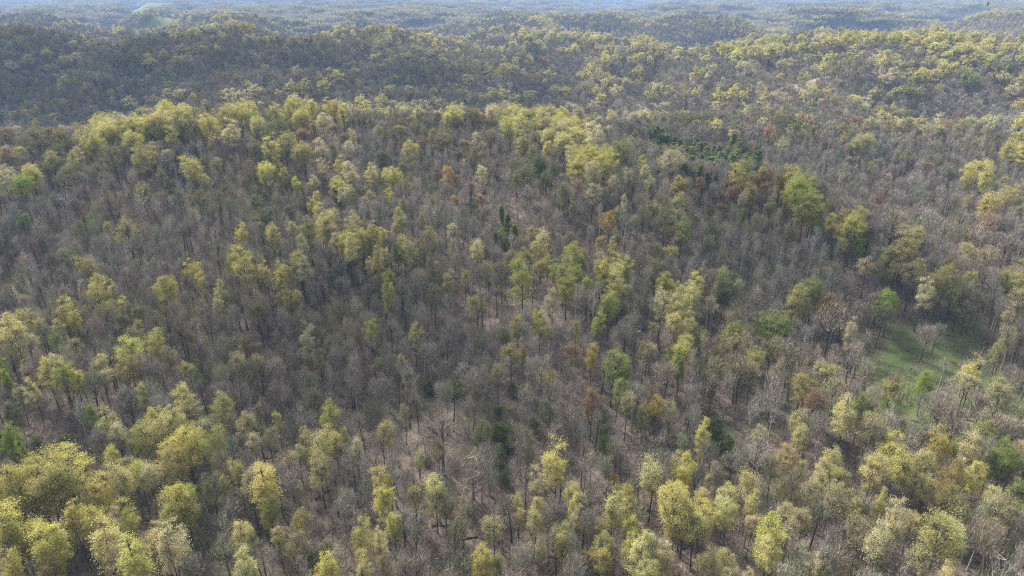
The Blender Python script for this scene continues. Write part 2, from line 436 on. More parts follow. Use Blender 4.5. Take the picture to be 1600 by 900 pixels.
# ------------------------------------------------------------------ what stands where (read off the photograph)
S = 540 / 1600.0
WINDOWS = {
 (0, 0): """30 650 60 OR;30 750 45 OR;175 665 55 O;310 680 70 O;250 640 45 OR;500 650 60 Y;440 695 50 Y;690 610 70 Y;610 680 48 Y;640 640 30 L;760 590 60 PY;830 560 50 Y;870 535 40 Y;700 540 50 P;550 600 40 P;
 975 620 55 Y;1010 560 35 O;1110 555 60 Y;1180 565 35 L;1080 660 35 P;1265 520 30 Y;1300 550 30 Y;1370 520 40 Y;1440 520 35 Y;1400 570 70 Y;1290 600 60 O;1390 640 40 R;1240 640 50 O;1530 510 35 Y;1590 520 30 Y;1500 590 45 P;1320 690 45 OY;1260 740 35 Y;1290 775 25 Y;1410 740 60 OY;1180 700 45 O;1230 820 50 Y;1320 810 25 Y;1370 850 25 Y;1460 850 35 P;1580 800 30 Y;1570 870 35 Y;
 680 760 50 OY;530 750 40 O;150 825 40 Y;30 870 40 P;110 880 40 L;340 790 30 OY;310 850 40 O;780 850 25 g;900 820 40 Y;660 880 30 OY;220 780 30 O;740 750 40 W;870 800 45 W;930 690 35 W;1170 790 40 BR;
 130 300 60 P;60 320 40 P;220 270 22 Y;310 300 35 P;350 290 25 P;545 275 35 OY;615 275 35 OY;685 275 18 Y;750 270 30 Y;700 315 25 Y;500 325 15 P;830 300 50 Y;870 290 25 P;850 240 40 P;940 240 40 P;330 220 50 P;430 225 60 P;550 225 40 P;800 190 45 P;1370 340 20 P;1560 370 30 Y;1400 430 60 OY;1340 430 40 OY;1500 430 60 OY;830 450 50 P;1060 470 40 P;1110 470 40 P;1180 440 30 P;610 495 40 P""",
 (530, 0): """470 180 18 P;515 180 15 P;595 180 15 P;405 180 20 P;700 180 25 P;740 180 25 P;780 185 30 P;840 185 20 P;960 190 15 P;900 150 30 P;950 145 30 P;1000 150 30 PY;1050 165 25 PY;1080 150 25 P;1110 180 30 PY;1150 185 30 PY;1190 190 30 PY;1240 190 30 PY;
 160 280 40 P;420 260 30 P;1460 230 30 P;1570 250 25 Y;1395 280 35 Y;1350 290 30 P;1440 295 18 P;1230 300 25 Y;1150 305 30 P;930 285 35 BR;980 335 40 R;880 365 30 BR;950 300 25 R;
 340 335 50 O;400 350 40 O;480 320 50 O;560 325 30 O;700 345 35 OY;760 340 30 OY;810 345 35 OY;600 385 30 Y;710 390 20 O;500 375 30 O;260 375 18 Y;330 390 25 O;
 230 440 50 OP;330 435 40 OP;450 425 20 O;210 495 35 Y;100 490 30 Y;30 520 25 P;20 550 25 Y;340 510 30 P;400 510 35 P;470 500 35 P;530 430 50 O;580 460 50 O;690 450 20 P;880 460 45 OY;1000 440 35 OY;1050 440 35 Y;1140 430 35 OY;1200 440 30 Y;1290 435 30 P;1210 480 30 Y;1430 450 20 Y;1500 510 30 P;1180 510 30 P;1060 510 40 P;990 515 20 R;
 540 560 65 Y;620 560 45 O;710 540 45 P;700 575 30 gO;800 555 50 Y;860 560 40 Y;910 560 40 LY;960 570 50 Y;1020 595 50 Y;1060 620 50 Y;1100 650 45 Y;1110 580 35 P;1160 600 35 P;760 520 30 P;780 600 40 Y;850 620 40 OY;920 610 45 OY;990 650 45 Y;1040 680 45 PY;960 690 30 Y;900 700 30 O;1080 700 40 PY;1170 680 40 P;1190 720 30 P;1160 760 80 Y;1220 790 55 Y;1110 800 60 Y;1100 740 45 PY;1180 850 45 P;1290 730 60 LO;1410 760 30 Y;1410 800 30 P;1530 790 70 P;1570 860 40 Y;1440 850 35 P;1340 850 30 P;
 330 720 45 OY;250 840 45 Y;150 800 30 P;150 840 30 PY;220 800 30 P;40 690 30 P;20 800 30 P;60 860 40 P;480 680 50 O;430 650 40 O;500 650 40 O;590 680 35 O;700 660 40 O;655 700 20 P;640 740 50 O;660 800 30 P;620 750 30 O;300 780 35 O;200 750 35 g;550 720 35 gO;510 820 35 o;380 650 18 R;670 860 20 R;610 850 25 R;630 880 20 D;850 690 35 OY;890 720 30 O;820 830 30 LO;800 780 40 O;930 780 50 g;870 830 50 gO;960 840 40 g;1000 800 40 gO;1200 560 25 P""",
 (1060, 0): """200 240 30 Y;240 250 25 Y;270 285 30 PY;300 245 20 Y;370 215 35 Y;350 250 25 Y;420 270 40 Y;470 245 35 Y;520 240 35 Y;570 235 35 Y;620 235 40 Y;680 220 30 Y;720 210 35 Y;770 205 40 Y;820 200 35 Y;870 190 35 Y;920 190 40 Y;1000 185 30 Y;1040 190 30 Y;1090 190 35 Y;1150 215 35 Y;1200 195 35 Y;1250 195 30 Y;1300 195 35 Y;1360 195 40 Y;1420 210 30 P;1180 240 40 Y;1230 240 40 Y;1280 250 40 Y;1340 250 40 Y;1380 280 35 Y;1410 250 30 Y;1240 280 30 Y;700 290 40 Y;650 290 40 OY;600 290 40 OY;680 330 40 Y;520 310 30 P;480 300 20 P;290 325 25 P;325 325 20 P;165 315 20 P;120 290 30 P;60 250 25 P;750 290 30 O;800 290 30 OY;930 270 20 Y;945 300 20 Y;900 290 20 P;1010 310 20 P;1210 310 35 P;1150 310 30 P;1450 300 25 Y;1540 340 25 g;1510 290 20 P;1580 290 25 Y;
 1270 340 50 Y;1330 370 60 LO;1370 390 50 LO;1220 340 30 Y;1100 370 40 Y;1060 375 40 P;1140 365 35 Y;980 370 30 P;960 390 30 P;1190 370 35 Y;1070 440 70 LO;1010 450 40 OY;1110 450 40 OY;910 420 12 Y;890 440 20 P;1000 510 20 Y;930 530 30 OY;870 480 25 P;850 510 25 P;1500 380 30 P;1540 440 45 P;1570 510 25 Y;1440 370 40 BR;
 240 450 55 Y;290 470 30 Y;190 460 35 Y;170 500 20 Y;380 430 25 P;385 470 20 P;465 450 25 P;500 440 15 P;360 390 15 g;670 470 15 R;740 520 20 R;550 470 25 BR;500 520 30 Dg;530 540 25 D;460 570 35 gO;540 600 25 g;640 460 15 D;
 1030 545 25 OY;1000 550 40 O;960 600 30 O;1050 600 30 O;990 595 25 O;1250 580 25 R;1320 600 25 R;1205 550 20 P;820 580 35 R;870 600 20 R;760 600 25 oR;770 640 20 Y;420 620 30 R;440 610 15 Y;260 630 25 BR;330 680 25 BR;50 700 15 R;480 690 30 P;850 690 40 OY;820 690 30 OY;870 650 20 Y;900 760 20 L;785 735 20 R;720 670 15 R;505 790 30 R;240 790 20 R;110 830 25 R;310 790 45 OY;340 820 30 OY;265 850 35 Y;390 810 20 Y;510 850 45 Y;550 870 30 Y;400 850 30 oR;265 880 25 R;600 880 12 Y;1350 775 20 Y;1380 820 50 Y;1410 870 30 Y;1340 840 25 Y;1510 830 20 Y;1550 720 40 Y;1590 740 30 Y;1520 710 20 Y;1580 600 30 Y;1590 640 20 Y;1560 650 25 Y;980 810 15 P;
 20 700 40 D;60 740 40 D;100 760 40 D;150 740 40 D;100 680 35 D;200 720 40 D;250 740 35 D;290 700 15 D;320 740 25 D;40 640 25 Dg;90 640 30 Dg;30 790 30 D;230 690 20 D;330 770 30 D;100 800 30 D;60 700 30 D;130 700 30 D;180 760 30 D;10 660 25 D""",
 (0, 300): """1460 20 25 Y;1440 50 25 Y;1480 90 30 Y;1590 10 30 P;1100 145 12 O;1120 195 22 Y;1090 185 15 Y;1260 205 32 Y;1355 170 30 P;1205 140 25 O;1520 190 50 PY;1430 210 40 OY;1550 230 40 P;1590 240 30 Y;1410 260 30 P;1370 290 30 OY;1090 320 40 Y;1125 380 42 Y;1215 350 28 Y;1290 360 28 Y;1230 380 35 PY;1385 330 35 P;1400 370 35 P;1330 420 35 P;1370 460 30 P;1340 500 35 OY;1290 480 30 Oo;900 375 42 Y;870 410 35 O;940 415 30 Y;790 475 50 Y;760 500 30 PY;1020 490 30 PY;1010 515 25 P;455 500 40 Y;415 380 38 OY;375 430 15 P;520 440 18 Y;560 500 22 Y;640 540 35 O;630 610 25 PY;870 640 25 OY;300 575 45 Y;260 600 30 P;340 570 20 Y;110 640 55 OY;80 680 45 PY;130 690 40 P;250 660 30 LO;180 620 30 P;620 690 45 O;650 700 40 O;725 670 35 OY;720 730 38 Y;780 760 40 OP;600 770 60 Y;580 810 50 OY;640 800 30 P;870 800 38 OY;455 790 45 PY;470 830 40 P;220 820 45 Y;290 850 55 Y;350 860 30 Y;120 800 30 P;20 840 25 L;10 800 20 L;1200 570 50 O;1100 680 35 OP;1130 700 30 O;1110 755 25 Y;1200 800 45 OP;1110 800 30 P;1420 670 25 PY;1430 700 30 P;1430 760 30 O;1500 690 25 W;1480 770 35 O;100 130 30 g;320 310 40 gO;570 590 40 gO;1340 90 40 gO;1240 120 25 g;550 195 20 OY;640 80 60 W;740 90 45 W;300 80 50 W;170 360 45 W;590 250 40 W;1040 90 20 W""",
 (530, 300): """40 20 35 P;150 10 25 P;235 20 28 Y;285 150 35 OY;380 100 20 OY;260 160 25 P;270 275 40 Lg;30 230 40 Y;110 210 35 Y;160 200 30 Y;210 220 30 Y;50 290 40 PY;80 180 20 Y;215 280 25 P;140 310 30 P;175 350 35 OY;345 275 22 PY;225 380 32 LY;235 430 25 Y;225 470 28 LY;215 530 20 O;510 400 35 PY;580 370 28 OY;640 280 35 P;670 240 20 R;750 180 30 LO;720 190 25 g;770 210 25 g;540 30 30 Oo;660 20 30 R;750 60 25 D;780 100 25 D;810 140 25 D;610 10 20 D;750 370 45 O;690 370 30 O;800 310 45 O;830 300 30 OY;880 285 25 L;930 285 35 OY;970 320 40 OY;930 340 45 OY;890 190 30 Oo;985 180 20 o;970 240 25 o;975 265 20 O;1060 210 35 O;1140 260 18 R;1110 215 18 R;1250 135 35 o;1210 215 35 OY;1265 250 22 Y;1290 190 20 O;1080 325 55 LY;1110 330 30 L;1040 370 30 Y;1050 440 50 LY;850 445 50 LY;915 510 28 P;930 580 40 Y;960 620 30 PY;910 550 25 Y;1210 370 40 OY;1280 390 35 Y;1320 430 35 PY;1290 470 45 OY;1245 530 35 LY;1195 590 35 LY;1100 605 28 OY;1170 730 35 oY;1510 420 42 LY;1570 440 30 Y;1560 530 40 PY;1560 590 45 Y;1550 640 40 PY;1590 180 50 LO;1530 170 25 Oo;1550 40 35 P;1440 70 25 O;1290 65 15 Y;1080 50 20 OY;1170 20 50 OP;1300 770 40 Oo;1270 820 60 LO;1320 830 40 L;1430 720 45 OP;1400 710 25 OY;1580 780 35 L;1580 700 30 OY;155 635 38 LY;350 635 35 Y;350 650 25 P;290 780 35 OP;270 820 30 O;180 770 25 OP;440 480 40 gO;420 450 30 gO;760 650 40 O;735 810 35 OP;850 700 20 Oo;1340 310 20 O;1470 370 40 O;1460 590 25 OY;430 120 60 B""",
 (1060, 300): """15 200 35 LO;10 50 25 PY;150 60 30 O;210 60 30 RO;300 85 15 L;430 60 30 OY;340 20 30 OY;570 20 50 LY;580 100 50 Y;630 100 40 Y;650 55 30 Y;250 0 30 R;510 180 30 O;760 170 45 oY;800 200 50 Y;840 230 25 L;830 190 25 Y;790 220 40 O;870 190 35 O;1050 180 45 OP;1090 240 35 PY;1110 270 22 PY;930 20 25 R;1420 95 35 Y;1440 40 15 Y;1520 50 40 OY;1430 155 40 R;1350 170 20 o;1500 160 20 g;870 350 45 P;1040 300 40 OY;970 310 30 OY;1010 340 40 O;1110 350 40 OY;1080 400 60 O;1240 390 38 OY;1260 310 28 Oo;1340 290 40 PY;1310 310 30 PY;1410 320 40 OP;1590 330 15 Y;1530 410 40 LP;1570 440 35 PY;1590 480 40 PY;40 470 40 PY;80 440 30 Y;20 530 35 PY;10 590 30 Y;20 650 35 PY;10 780 35 LY;250 640 45 LO;270 670 35 P;430 630 60 LO;480 620 40 L;390 620 35 L;360 760 50 OY;340 820 40 O;620 490 60 LO;540 510 40 OY;590 530 30 OY;480 430 50 gB;980 520 45 L;930 520 40 LO;950 570 45 gO;690 540 40 o;1130 490 30 P;1310 490 50 gO;700 820 40 PY;650 800 40 P;590 880 25 Y;1150 860 40 L;1360 840 30 Y;1340 860 40 P;1490 720 30 LP;1490 870 30 LP;1520 670 30 OP;1530 570 20 P;220 480 60 g;620 250 50 W;300 260 50 W;440 440 40 W;700 400 40 W;470 280 30 W;740 240 25 W;1170 150 80 B;1230 200 50 B;1380 220 80 BR;1520 260 70 B;980 190 70 B;700 620 80 B""",
 (0, 600): """850 95 45 PY;880 130 40 PY;1040 90 55 OY;1050 160 45 OP;1190 80 25 OP;1280 115 25 PY;655 40 25 PY;510 220 45 OY;550 250 40 P;710 170 50 Y;790 190 50 PY;870 200 55 OY;660 250 50 LY;720 260 50 PY;520 315 35 Y;565 330 35 P;870 310 85 Y;810 370 60 OY;980 290 50 OY;1000 340 40 P;1130 190 50 OP;1170 240 45 P;1240 220 35 OP;1410 240 45 PY;1380 290 40 P;1330 350 50 OP;1530 160 45 LY;1550 230 45 PY;1490 310 50 PY;1480 380 55 PY;1100 380 30 OY;1210 420 55 PY;1150 440 50 OP;1230 500 60 Y;1240 560 50 OY;1380 600 45 OY;1280 660 40 PY;1360 720 50 OP;1110 680 55 PY;1130 740 40 P;1150 840 60 PY;1510 820 60 Y;320 430 80 Y;180 480 80 Y;90 540 90 Y;160 560 70 OY;60 600 60 Y;260 520 70 OY;330 500 60 OY;460 500 60 Y;400 540 50 OY;350 640 45 Y;440 650 60 Y;575 610 45 Y;590 660 35 OY;60 700 70 Y;160 680 45 Y;240 750 75 Y;220 820 60 OY;70 740 50 OY;40 870 40 Y;510 780 60 PY;550 820 60 P;630 860 60 Y;800 790 60 P;840 560 75 Y;800 620 60 OY;850 520 50 LY;730 710 45 PY;700 740 30 P;980 470 55 O;1020 420 30 OY;570 470 50 PY;640 390 40 Y;680 400 40 P;60 240 45 L;100 290 25 L;230 280 30 LO;130 320 30 OY;415 110 25 L;170 270 30 D;290 270 25 D;270 340 30 D;70 410 25 D;740 820 40 Dg;30 120 40 gO;80 10 30 OP;150 10 30 PY;370 380 35 O;1460 60 40 gO;1400 170 50 W;370 120 50 W;1340 450 70 W""",
 (530, 600): """220 170 45 PY;200 220 50 OP;300 100 30 OP;20 200 25 Y;80 270 30 P;370 300 30 P;460 280 40 OP;190 480 45 Y;200 530 50 Y;220 570 35 PY;250 620 45 Y;100 680 50 Y;110 740 45 PY;110 810 40 PY;190 730 35 PY;210 780 30 OP;350 490 60 OP;450 490 45 PY;570 590 50 OP;720 640 60 OP;650 800 62 Y;730 790 28 LO;1000 400 52 Y;1080 470 45 PY;1100 530 50 Y;1110 580 35 P;830 510 35 PY;830 560 30 P;910 460 30 P;910 540 42 PY;910 600 45 PY;1040 670 30 OY;1035 720 35 OY;930 740 35 OP;1210 710 50 OY;1230 770 50 OY;1150 750 30 Oo;1340 510 42 oY;1280 500 25 OY;1270 590 50 PY;1200 620 40 OP;1360 640 50 Y;1350 700 40 Y;1450 440 55 PY;1470 90 40 oY;1410 100 30 OY;1540 110 40 OP;1290 20 50 LO;1460 15 30 OP;1560 380 35 PY;1600 500 40 Y;1560 560 70 Y;1600 600 70 Y;1540 640 60 OY;1390 770 50 PY;1430 830 55 PY;1500 780 60 P;1280 410 25 oR;620 420 90 B;480 230 90 B;880 290 60 OB;620 340 25 OY;870 240 40 O;730 250 40 Dg;740 320 35 Dg;730 370 35 Dg;770 430 30 Dg;960 100 40 gO;1160 50 40 Dg;1220 290 35 Dg""",
 (1060, 600): """40 360 50 Y;30 420 40 Y;110 230 35 Y;130 280 35 OP;150 390 30 P;120 480 40 PY;20 500 30 Y;20 570 50 Y;110 600 60 Y;80 650 70 PY;220 510 50 PY;230 580 55 PY;330 480 45 PY;335 550 35 PY;350 600 40 P;430 720 55 LY;440 770 45 PY;330 870 25 PY;230 800 50 PY;250 860 45 P;560 140 40 PY;560 210 42 PY;590 30 60 OY;620 80 55 R;720 60 50 OP;380 200 40 OP;500 320 55 Po;440 350 40 OP;580 320 30 P;680 350 30 P;730 340 50 PY;760 410 50 OY;760 180 50 PY;900 390 60 PY;850 100 50 LO;900 100 40 RO;910 160 45 LO;880 220 70 O;960 250 35 Y;980 310 50 Y;1010 370 50 OY;1040 420 50 OY;1120 370 55 PY;1150 450 50 PY;1220 270 50 oY;1300 270 40 LO;1390 420 42 Y;1450 490 40 PY;1250 500 50 Oo;1300 560 50 O;1510 270 30 L;1400 210 50 LO;1560 310 35 R;1450 340 50 LO;1510 350 50 Lg;1580 450 40 LO;1570 560 40 LO;1500 50 60 OP;600 480 45 OP;590 590 45 OP;510 600 40 PY;520 650 40 OP;730 490 50 P;660 430 30 PY;935 545 28 OY;830 550 30 OY;1010 610 35 PY;1090 590 35 PY;1000 640 40 P;1130 760 60 OP;1200 770 60 OY;1260 720 50 PY;1300 700 50 P;840 680 50 OP;920 750 50 P;1270 640 50 P;1440 720 60 OB;630 830 50 P;680 850 40 gO;240 260 25 D;180 180 25 D;820 850 30 Dg;1250 870 30 PY;1280 440 50 Oo;450 80 60 W""",
}
hand = []      # px, py, r(px), tone
for (ox, oy), txt in WINDOWS.items():
    for e in txt.replace("\n", "").split(";"):
        a = e.split()
        if len(a) == 4: hand.append((ox + float(a[0]) * S, oy + float(a[1]) * S, float(a[2]) * S, a[3]))
for px, py, r, t in [(1452, 560 - 50, 17, 'V'), (1470, 500, 12, 'V'), (1515, 470, 20, 'V'), (1497, 640, 22, 'V'), (1540, 610, 18, 'V'), (1450, 655, 15, 'V'), (1520, 660, 18, 'V'), (1475, 620, 16, 'V'), (1408, 640, 12, 'V')]:
    hand.append((px, py, r, t))
re_ = np.random.RandomState(77)
for q in range(92):
    u = re_.uniform(0, 1); hand.append((1005 + 175 * u + re_.normal(0, 6), 228 + 50 * u * re_.uniform(.2, 1) + re_.normal(0, 14), re_.uniform(5, 9), 'D' if q % 4 < 3 else 'g'))
BANDS = [([(130, 222), (200, 205), (300, 196), (400, 186), (495, 178)], 26, 9, 15, ('Y', 'Y', 'OY', 'PY', 'O')), ([(785, 186), (850, 200), (900, 222), (940, 262)], 24, 9, 14, ('Y', 'Y', 'PY', 'P', 'OY')),
         ([(505, 355), (560, 375), (640, 395)], 14, 9, 12, ('Y', 'PY')), ([(800, 400), (880, 420), (985, 430)], 14, 8, 12, ('OY', 'Y', 'LY')), ([(1085, 450), (1070, 500), (1060, 560)], 12, 7, 12, ('PY', 'Y')),
         ([(1120, 92), (1200, 82), (1300, 70), (1400, 66), (1520, 80), (1600, 92)], 46, 6, 8, ('Y', 'PY', 'P')), ([(830, 52), (900, 60), (955, 66)], 16, 3, 7, ('P', 'PY')),
         ([(1225, 298), (1270, 322), (1345, 368)], 13, 8, 13, ('Y', 'Y', 'OY', 'LY')), ([(1120, 285), (1180, 275), (1240, 290)], 9, 8, 12, ('OR', 'O', 'oY', 'R')), ([(1360, 385), (1440, 425), (1540, 455)], 11, 9, 12, ('OY', 'PY', 'O')),
         ([(380, 420), (440, 440), (470, 400)], 8, 8, 11, ('PY', 'Y', 'OY')), ([(960, 430), (965, 470), (935, 495)], 7, 6, 12, ('OY', 'PY', 'LY')),
         ([(620, 180), (700, 186), (760, 184)], 8, 6, 10, ('OY', 'O', 'Y')), ([(500, 250), (540, 300), (610, 310)], 7, 9, 10, ('PY', 'P'))]
for pts_, n_, jit, rr_, tones_ in BANDS:
    for q in range(n_):
        u = re_.uniform(0, len(pts_) - 1.001); a = int(u); u -= a
        hand.append((pts_[a][0] * (1 - u) + pts_[a + 1][0] * u + re_.normal(0, 5), pts_[a][1] * (1 - u) + pts_[a + 1][1] * u + re_.normal(0, jit), rr_ * re_.uniform(.7, 1.1), tones_[re_.randint(len(tones_))]))
for q in range(46):
    a, b, c, d = [(785, 690, 14, 45), (1125, 690, 15, 45), (60, 705, 60, 22), (700, 600, 90, 18), (960, 640, 60, 30), (470, 870, 40, 25)][q % 6]
    hand.append((a + re_.normal(0, c * .6), b + re_.normal(0, d * .6), re_.uniform(6, 12), 'E'))
hp = np.array([h[:3] for h in hand])
rng = np.random.RandomState(11)
hx, hy, hok = cast(hp[:, 0], hp[:, 1], 15.0)
hz = height(hx, hy)
hdist = np.hypot(np.hypot(hx, hy), hz + 15 - CAM_Z)

# grass, pale ground and the far meadows: (pixel x, pixel y, half width px, half height px, kind)
PATCHES = [(1450, 560, 64, 46, 'grass'), (1515, 575, 40, 30, 'grass'), (1400, 590, 42, 30, 'grass'), (1490, 530, 38, 26, 'grass'), (1505, 490, 18, 30, 'thin'), (1415, 655, 40, 42, 'thin'), (1425, 625, 26, 30, 'grass'), (1432, 672, 20, 22, 'grass'), (1385, 575, 20, 28, 'grass'), (1390, 625, 30, 22, 'grass'), (1560, 640, 50, 30, 'thin'),
           (1598, 868, 24, 26, 'grass'), (1560, 900, 30, 18, 'thin'), (1465, 690, 40, 25, 'thin'),
           (30, 740, 50, 25, 'thin'), (1130, 680, 20, 45, 'thin'),
           
           (950, 655, 60, 30, 'pale'), (930, 740, 20, 12, 'pale'), (1115, 196, 70, 5, 'pale'), (1020, 208, 60, 4, 'pale'), (1258, 132, 42, 6, 'pale'), (800, 478, 80, 25, 'pale'), (800, 800, 20, 60, 'pale'), (640, 690, 80, 60, 'pale'), (525, 222, 46, 30, 'pale')]
pa = np.array([p[:4] for p in PATCHES])
cx, cy_, _ = cast(pa[:, 0], pa[:, 1])
lx_, _, _ = cast(pa[:, 0] + pa[:, 2], pa[:, 1])
_, ty_, _ = cast(pa[:, 0], pa[:, 1] - pa[:, 3]); _, by_, _ = cast(pa[:, 0], pa[:, 1] + pa[:, 3])
AREAS = [(-1020.0, 2185.0, 44.0, 52.0, 'meadow'), (-2230.0, 4600.0, 330.0, 120.0, 'meadow'), (-690.0, 1660.0, 40.0, 50.0, 'meadow')]
for i, p in enumerate(PATCHES):
    d = math.hypot(cx[i], cy_[i])
    rx = p[2] * d / FOC
    ry = min(max(.5 * (ty_[i] - by_[i]), rx * .3), rx * 2.2)
    AREAS.append((float(cx[i]), float(cy_[i]), rx, ry, p[4]))


def area_mask(x, y, kinds, grow_=0.0):
    m = np.zeros(np.shape(x))
    for ax, ay, rx, ry, k in AREAS:
        if k in kinds:
            q = np.sqrt(((x - ax) / (rx + grow_)) ** 2 + ((y - ay) / (ry + grow_)) ** 2)
            m = np.maximum(m, np.clip(1.45 - q * .9, 0, 1))
    return m

# ------------------------------------------------------------------ the ground
NC, NR = 460, 560
yy = np.concatenate([np.linspace(-260, 50, 24)[:-1], 50 * (16000 / 50) ** (np.linspace(0, 1, NR))])
uu = np.linspace(-1, 1, NC)
uu = np.sign(uu) * (np.abs(uu) ** 1.15)
Y, U = np.meshgrid(yy, uu, indexing='ij')
X = U * (1.15 * np.maximum(Y, 0) + 330)
Z = height(X.ravel(), Y.ravel()).reshape(X.shape)
gm = bpy.data.meshes.new("ground")
nr, nc = X.shape
V = np.stack([X, Y, Z], -1).reshape(-1, 3)
gm.vertices.add(len(V)); gm.vertices.foreach_set("co", V.ravel())
i0 = (np.arange(nr - 1)[:, None] * nc + np.arange(nc - 1)[None]).ravel()
F = np.stack([i0, i0 + 1, i0 + nc + 1, i0 + nc], 1)
gm.loops.add(F.size); gm.loops.foreach_set("vertex_index", F.ravel().astype(np.int32))
gm.polygons.add(len(F)); gm.polygons.foreach_set("loop_start", (np.arange(len(F)) * 4).astype(np.int32)); gm.polygons.foreach_set("loop_total", np.full(len(F), 4, np.int32))
gm.polygons.foreach_set("use_smooth", np.ones(len(F), bool))
for nm, kinds in (("grass", ('grass', 'meadow')), ("thin", ('thin', 'grass')), ("pale", ('pale',)), ("meadow", ('meadow',))):
    a = gm.attributes.new(nm, 'FLOAT', 'POINT'); a.data.foreach_set("value", area_mask(V[:, 0], V[:, 1], kinds).astype(np.float32))
gm.update(calc_edges=True)
ground = bpy.data.objects.new("ground", gm); C.collection.objects.link(ground); ground["kind"] = "structure"

m, nt, out = mat("leaf_litter")
tc = nt.nodes.new("ShaderNodeTexCoord")
def noise(scale, detail=4, rough=.6):
    n = nt.nodes.new("ShaderNodeTexNoise"); n.inputs['Scale'].default_value = scale; n.inputs['Detail'].default_value = detail; n.inputs['Roughness'].default_value = rough
    nt.links.new(tc.outputs['Object'], n.inputs['Vector']); return n.outputs[0]
def ramp(fac, a, b):
    n = nt.nodes.new("ShaderNodeMapRange"); n.inputs[1].default_value = a; n.inputs[2].default_value = b
    nt.links.new(fac, n.inputs[0]); return n.outputs[0]
n_big, n_mid, n_fine = noise(.018, 3), noise(.14, 5), noise(.9, 5, .7)
col = mixrgb(nt, (.10, .08, .068), (.19, .155, .135), ramp(n_mid, .35, .68))
col = mixrgb(nt, col, (.30, .245, .205), ramp(n_fine, .52, .78))
col = mixrgb(nt, col, (.045, .035, .03), ramp(n_fine, .47, .34))
col = mixrgb(nt, col, (.06, .05, .042), ramp(noise(.4, 6, .75), .5, .38))
col = mixrgb(nt, col, (.085, .095, .05), math_n(nt, 'MULTIPLY', ramp(n_big, .5, .62), .55))
pm = math_n(nt, 'MULTIPLY', attr(nt, 'pale', 'GEOMETRY').outputs['Fac'], ramp(n_mid, .3, .6))
col = mixrgb(nt, col, (.33, .275, .235), math_n(nt, 'MULTIPLY', pm, .6))
th = math_n(nt, 'ADD', attr(nt, 'thin', 'GEOMETRY').outputs['Fac'], math_n(nt, 'MULTIPLY', n_mid, .9))
col = mixrgb(nt, col, (.12, .135, .065), ramp(th, .85, 1.25))
gr = math_n(nt, 'ADD', attr(nt, 'grass', 'GEOMETRY').outputs['Fac'], math_n(nt, 'MULTIPLY', n_mid, .9))
gcol = mixrgb(nt, (.075, .11, .038), (.16, .165, .09), ramp(n_fine, .35, .7))
gcol = mixrgb(nt, gcol, (.058, .098, .028), ramp(noise(.07, 3), .48, .6))
gpatch = ramp(noise(.11, 5, .7), .36, .50)
col = mixrgb(nt, col, gcol, math_n(nt, 'MULTIPLY', ramp(gr, .85, 1.35), math_n(nt, 'ADD', math_n(nt, 'MULTIPLY', gpatch, .85), .15)))
col = mixrgb(nt, col, mixrgb(nt, (.12, .155, .075), (.19, .21, .115), n_big), ramp(math_n(nt, 'ADD', attr(nt, 'meadow', 'GEOMETRY').outputs['Fac'], math_n(nt, 'MULTIPLY', noise(.03, 3), .6)), .62, .85))
bs = nt.nodes.new("ShaderNodeBsdfDiffuse"); nt.links.new(col, bs.inputs[0])
bp = nt.nodes.new("ShaderNodeBump"); bp.inputs['Strength'].default_value = .5; bp.inputs['Distance'].default_value = .6
nt.links.new(n_fine, bp.inputs['Height']); nt.links.new(bp.outputs[0], bs.inputs['Normal'])
nt.links.new(bs.outputs[0], out.inputs[0])
gm.materials.append(m)

# ------------------------------------------------------------------ the air
hb = bpy.data.meshes.new("haze")
bx = 19500.0; z0, z1 = float(Z.min()) - 1.0, max(float(Z.max()) + 30, CAM_Z + 12)
y0b, y1b = -300.0, 16200.0
vv = [(sx * bx, y, z) for z in (z0, z1) for y in (y0b, y1b) for sx in (-1, 1)]
hb.from_pydata(vv, [], [(0, 2, 3, 1), (4, 5, 7, 6), (0, 1, 5, 4), (2, 6, 7, 3), (0, 4, 6, 2), (1, 3, 7, 5)])
haze = bpy.data.objects.new("haze", hb); C.collection.objects.link(haze)
haze["kind"] = "stuff"
m, nt, out = mat("haze_air")
pv = nt.nodes.new("ShaderNodeVolumePrincipled")
pv.inputs['Color'].default_value = (.35, .57, .95, 1)
pv.inputs['Density'].default_value = HAZE_DENSITY
pv.inputs['Anisotropy'].default_value = 0.05
nt.links.new(pv.outputs[0], out.inputs['Volume'])
hb.materials.append(m)

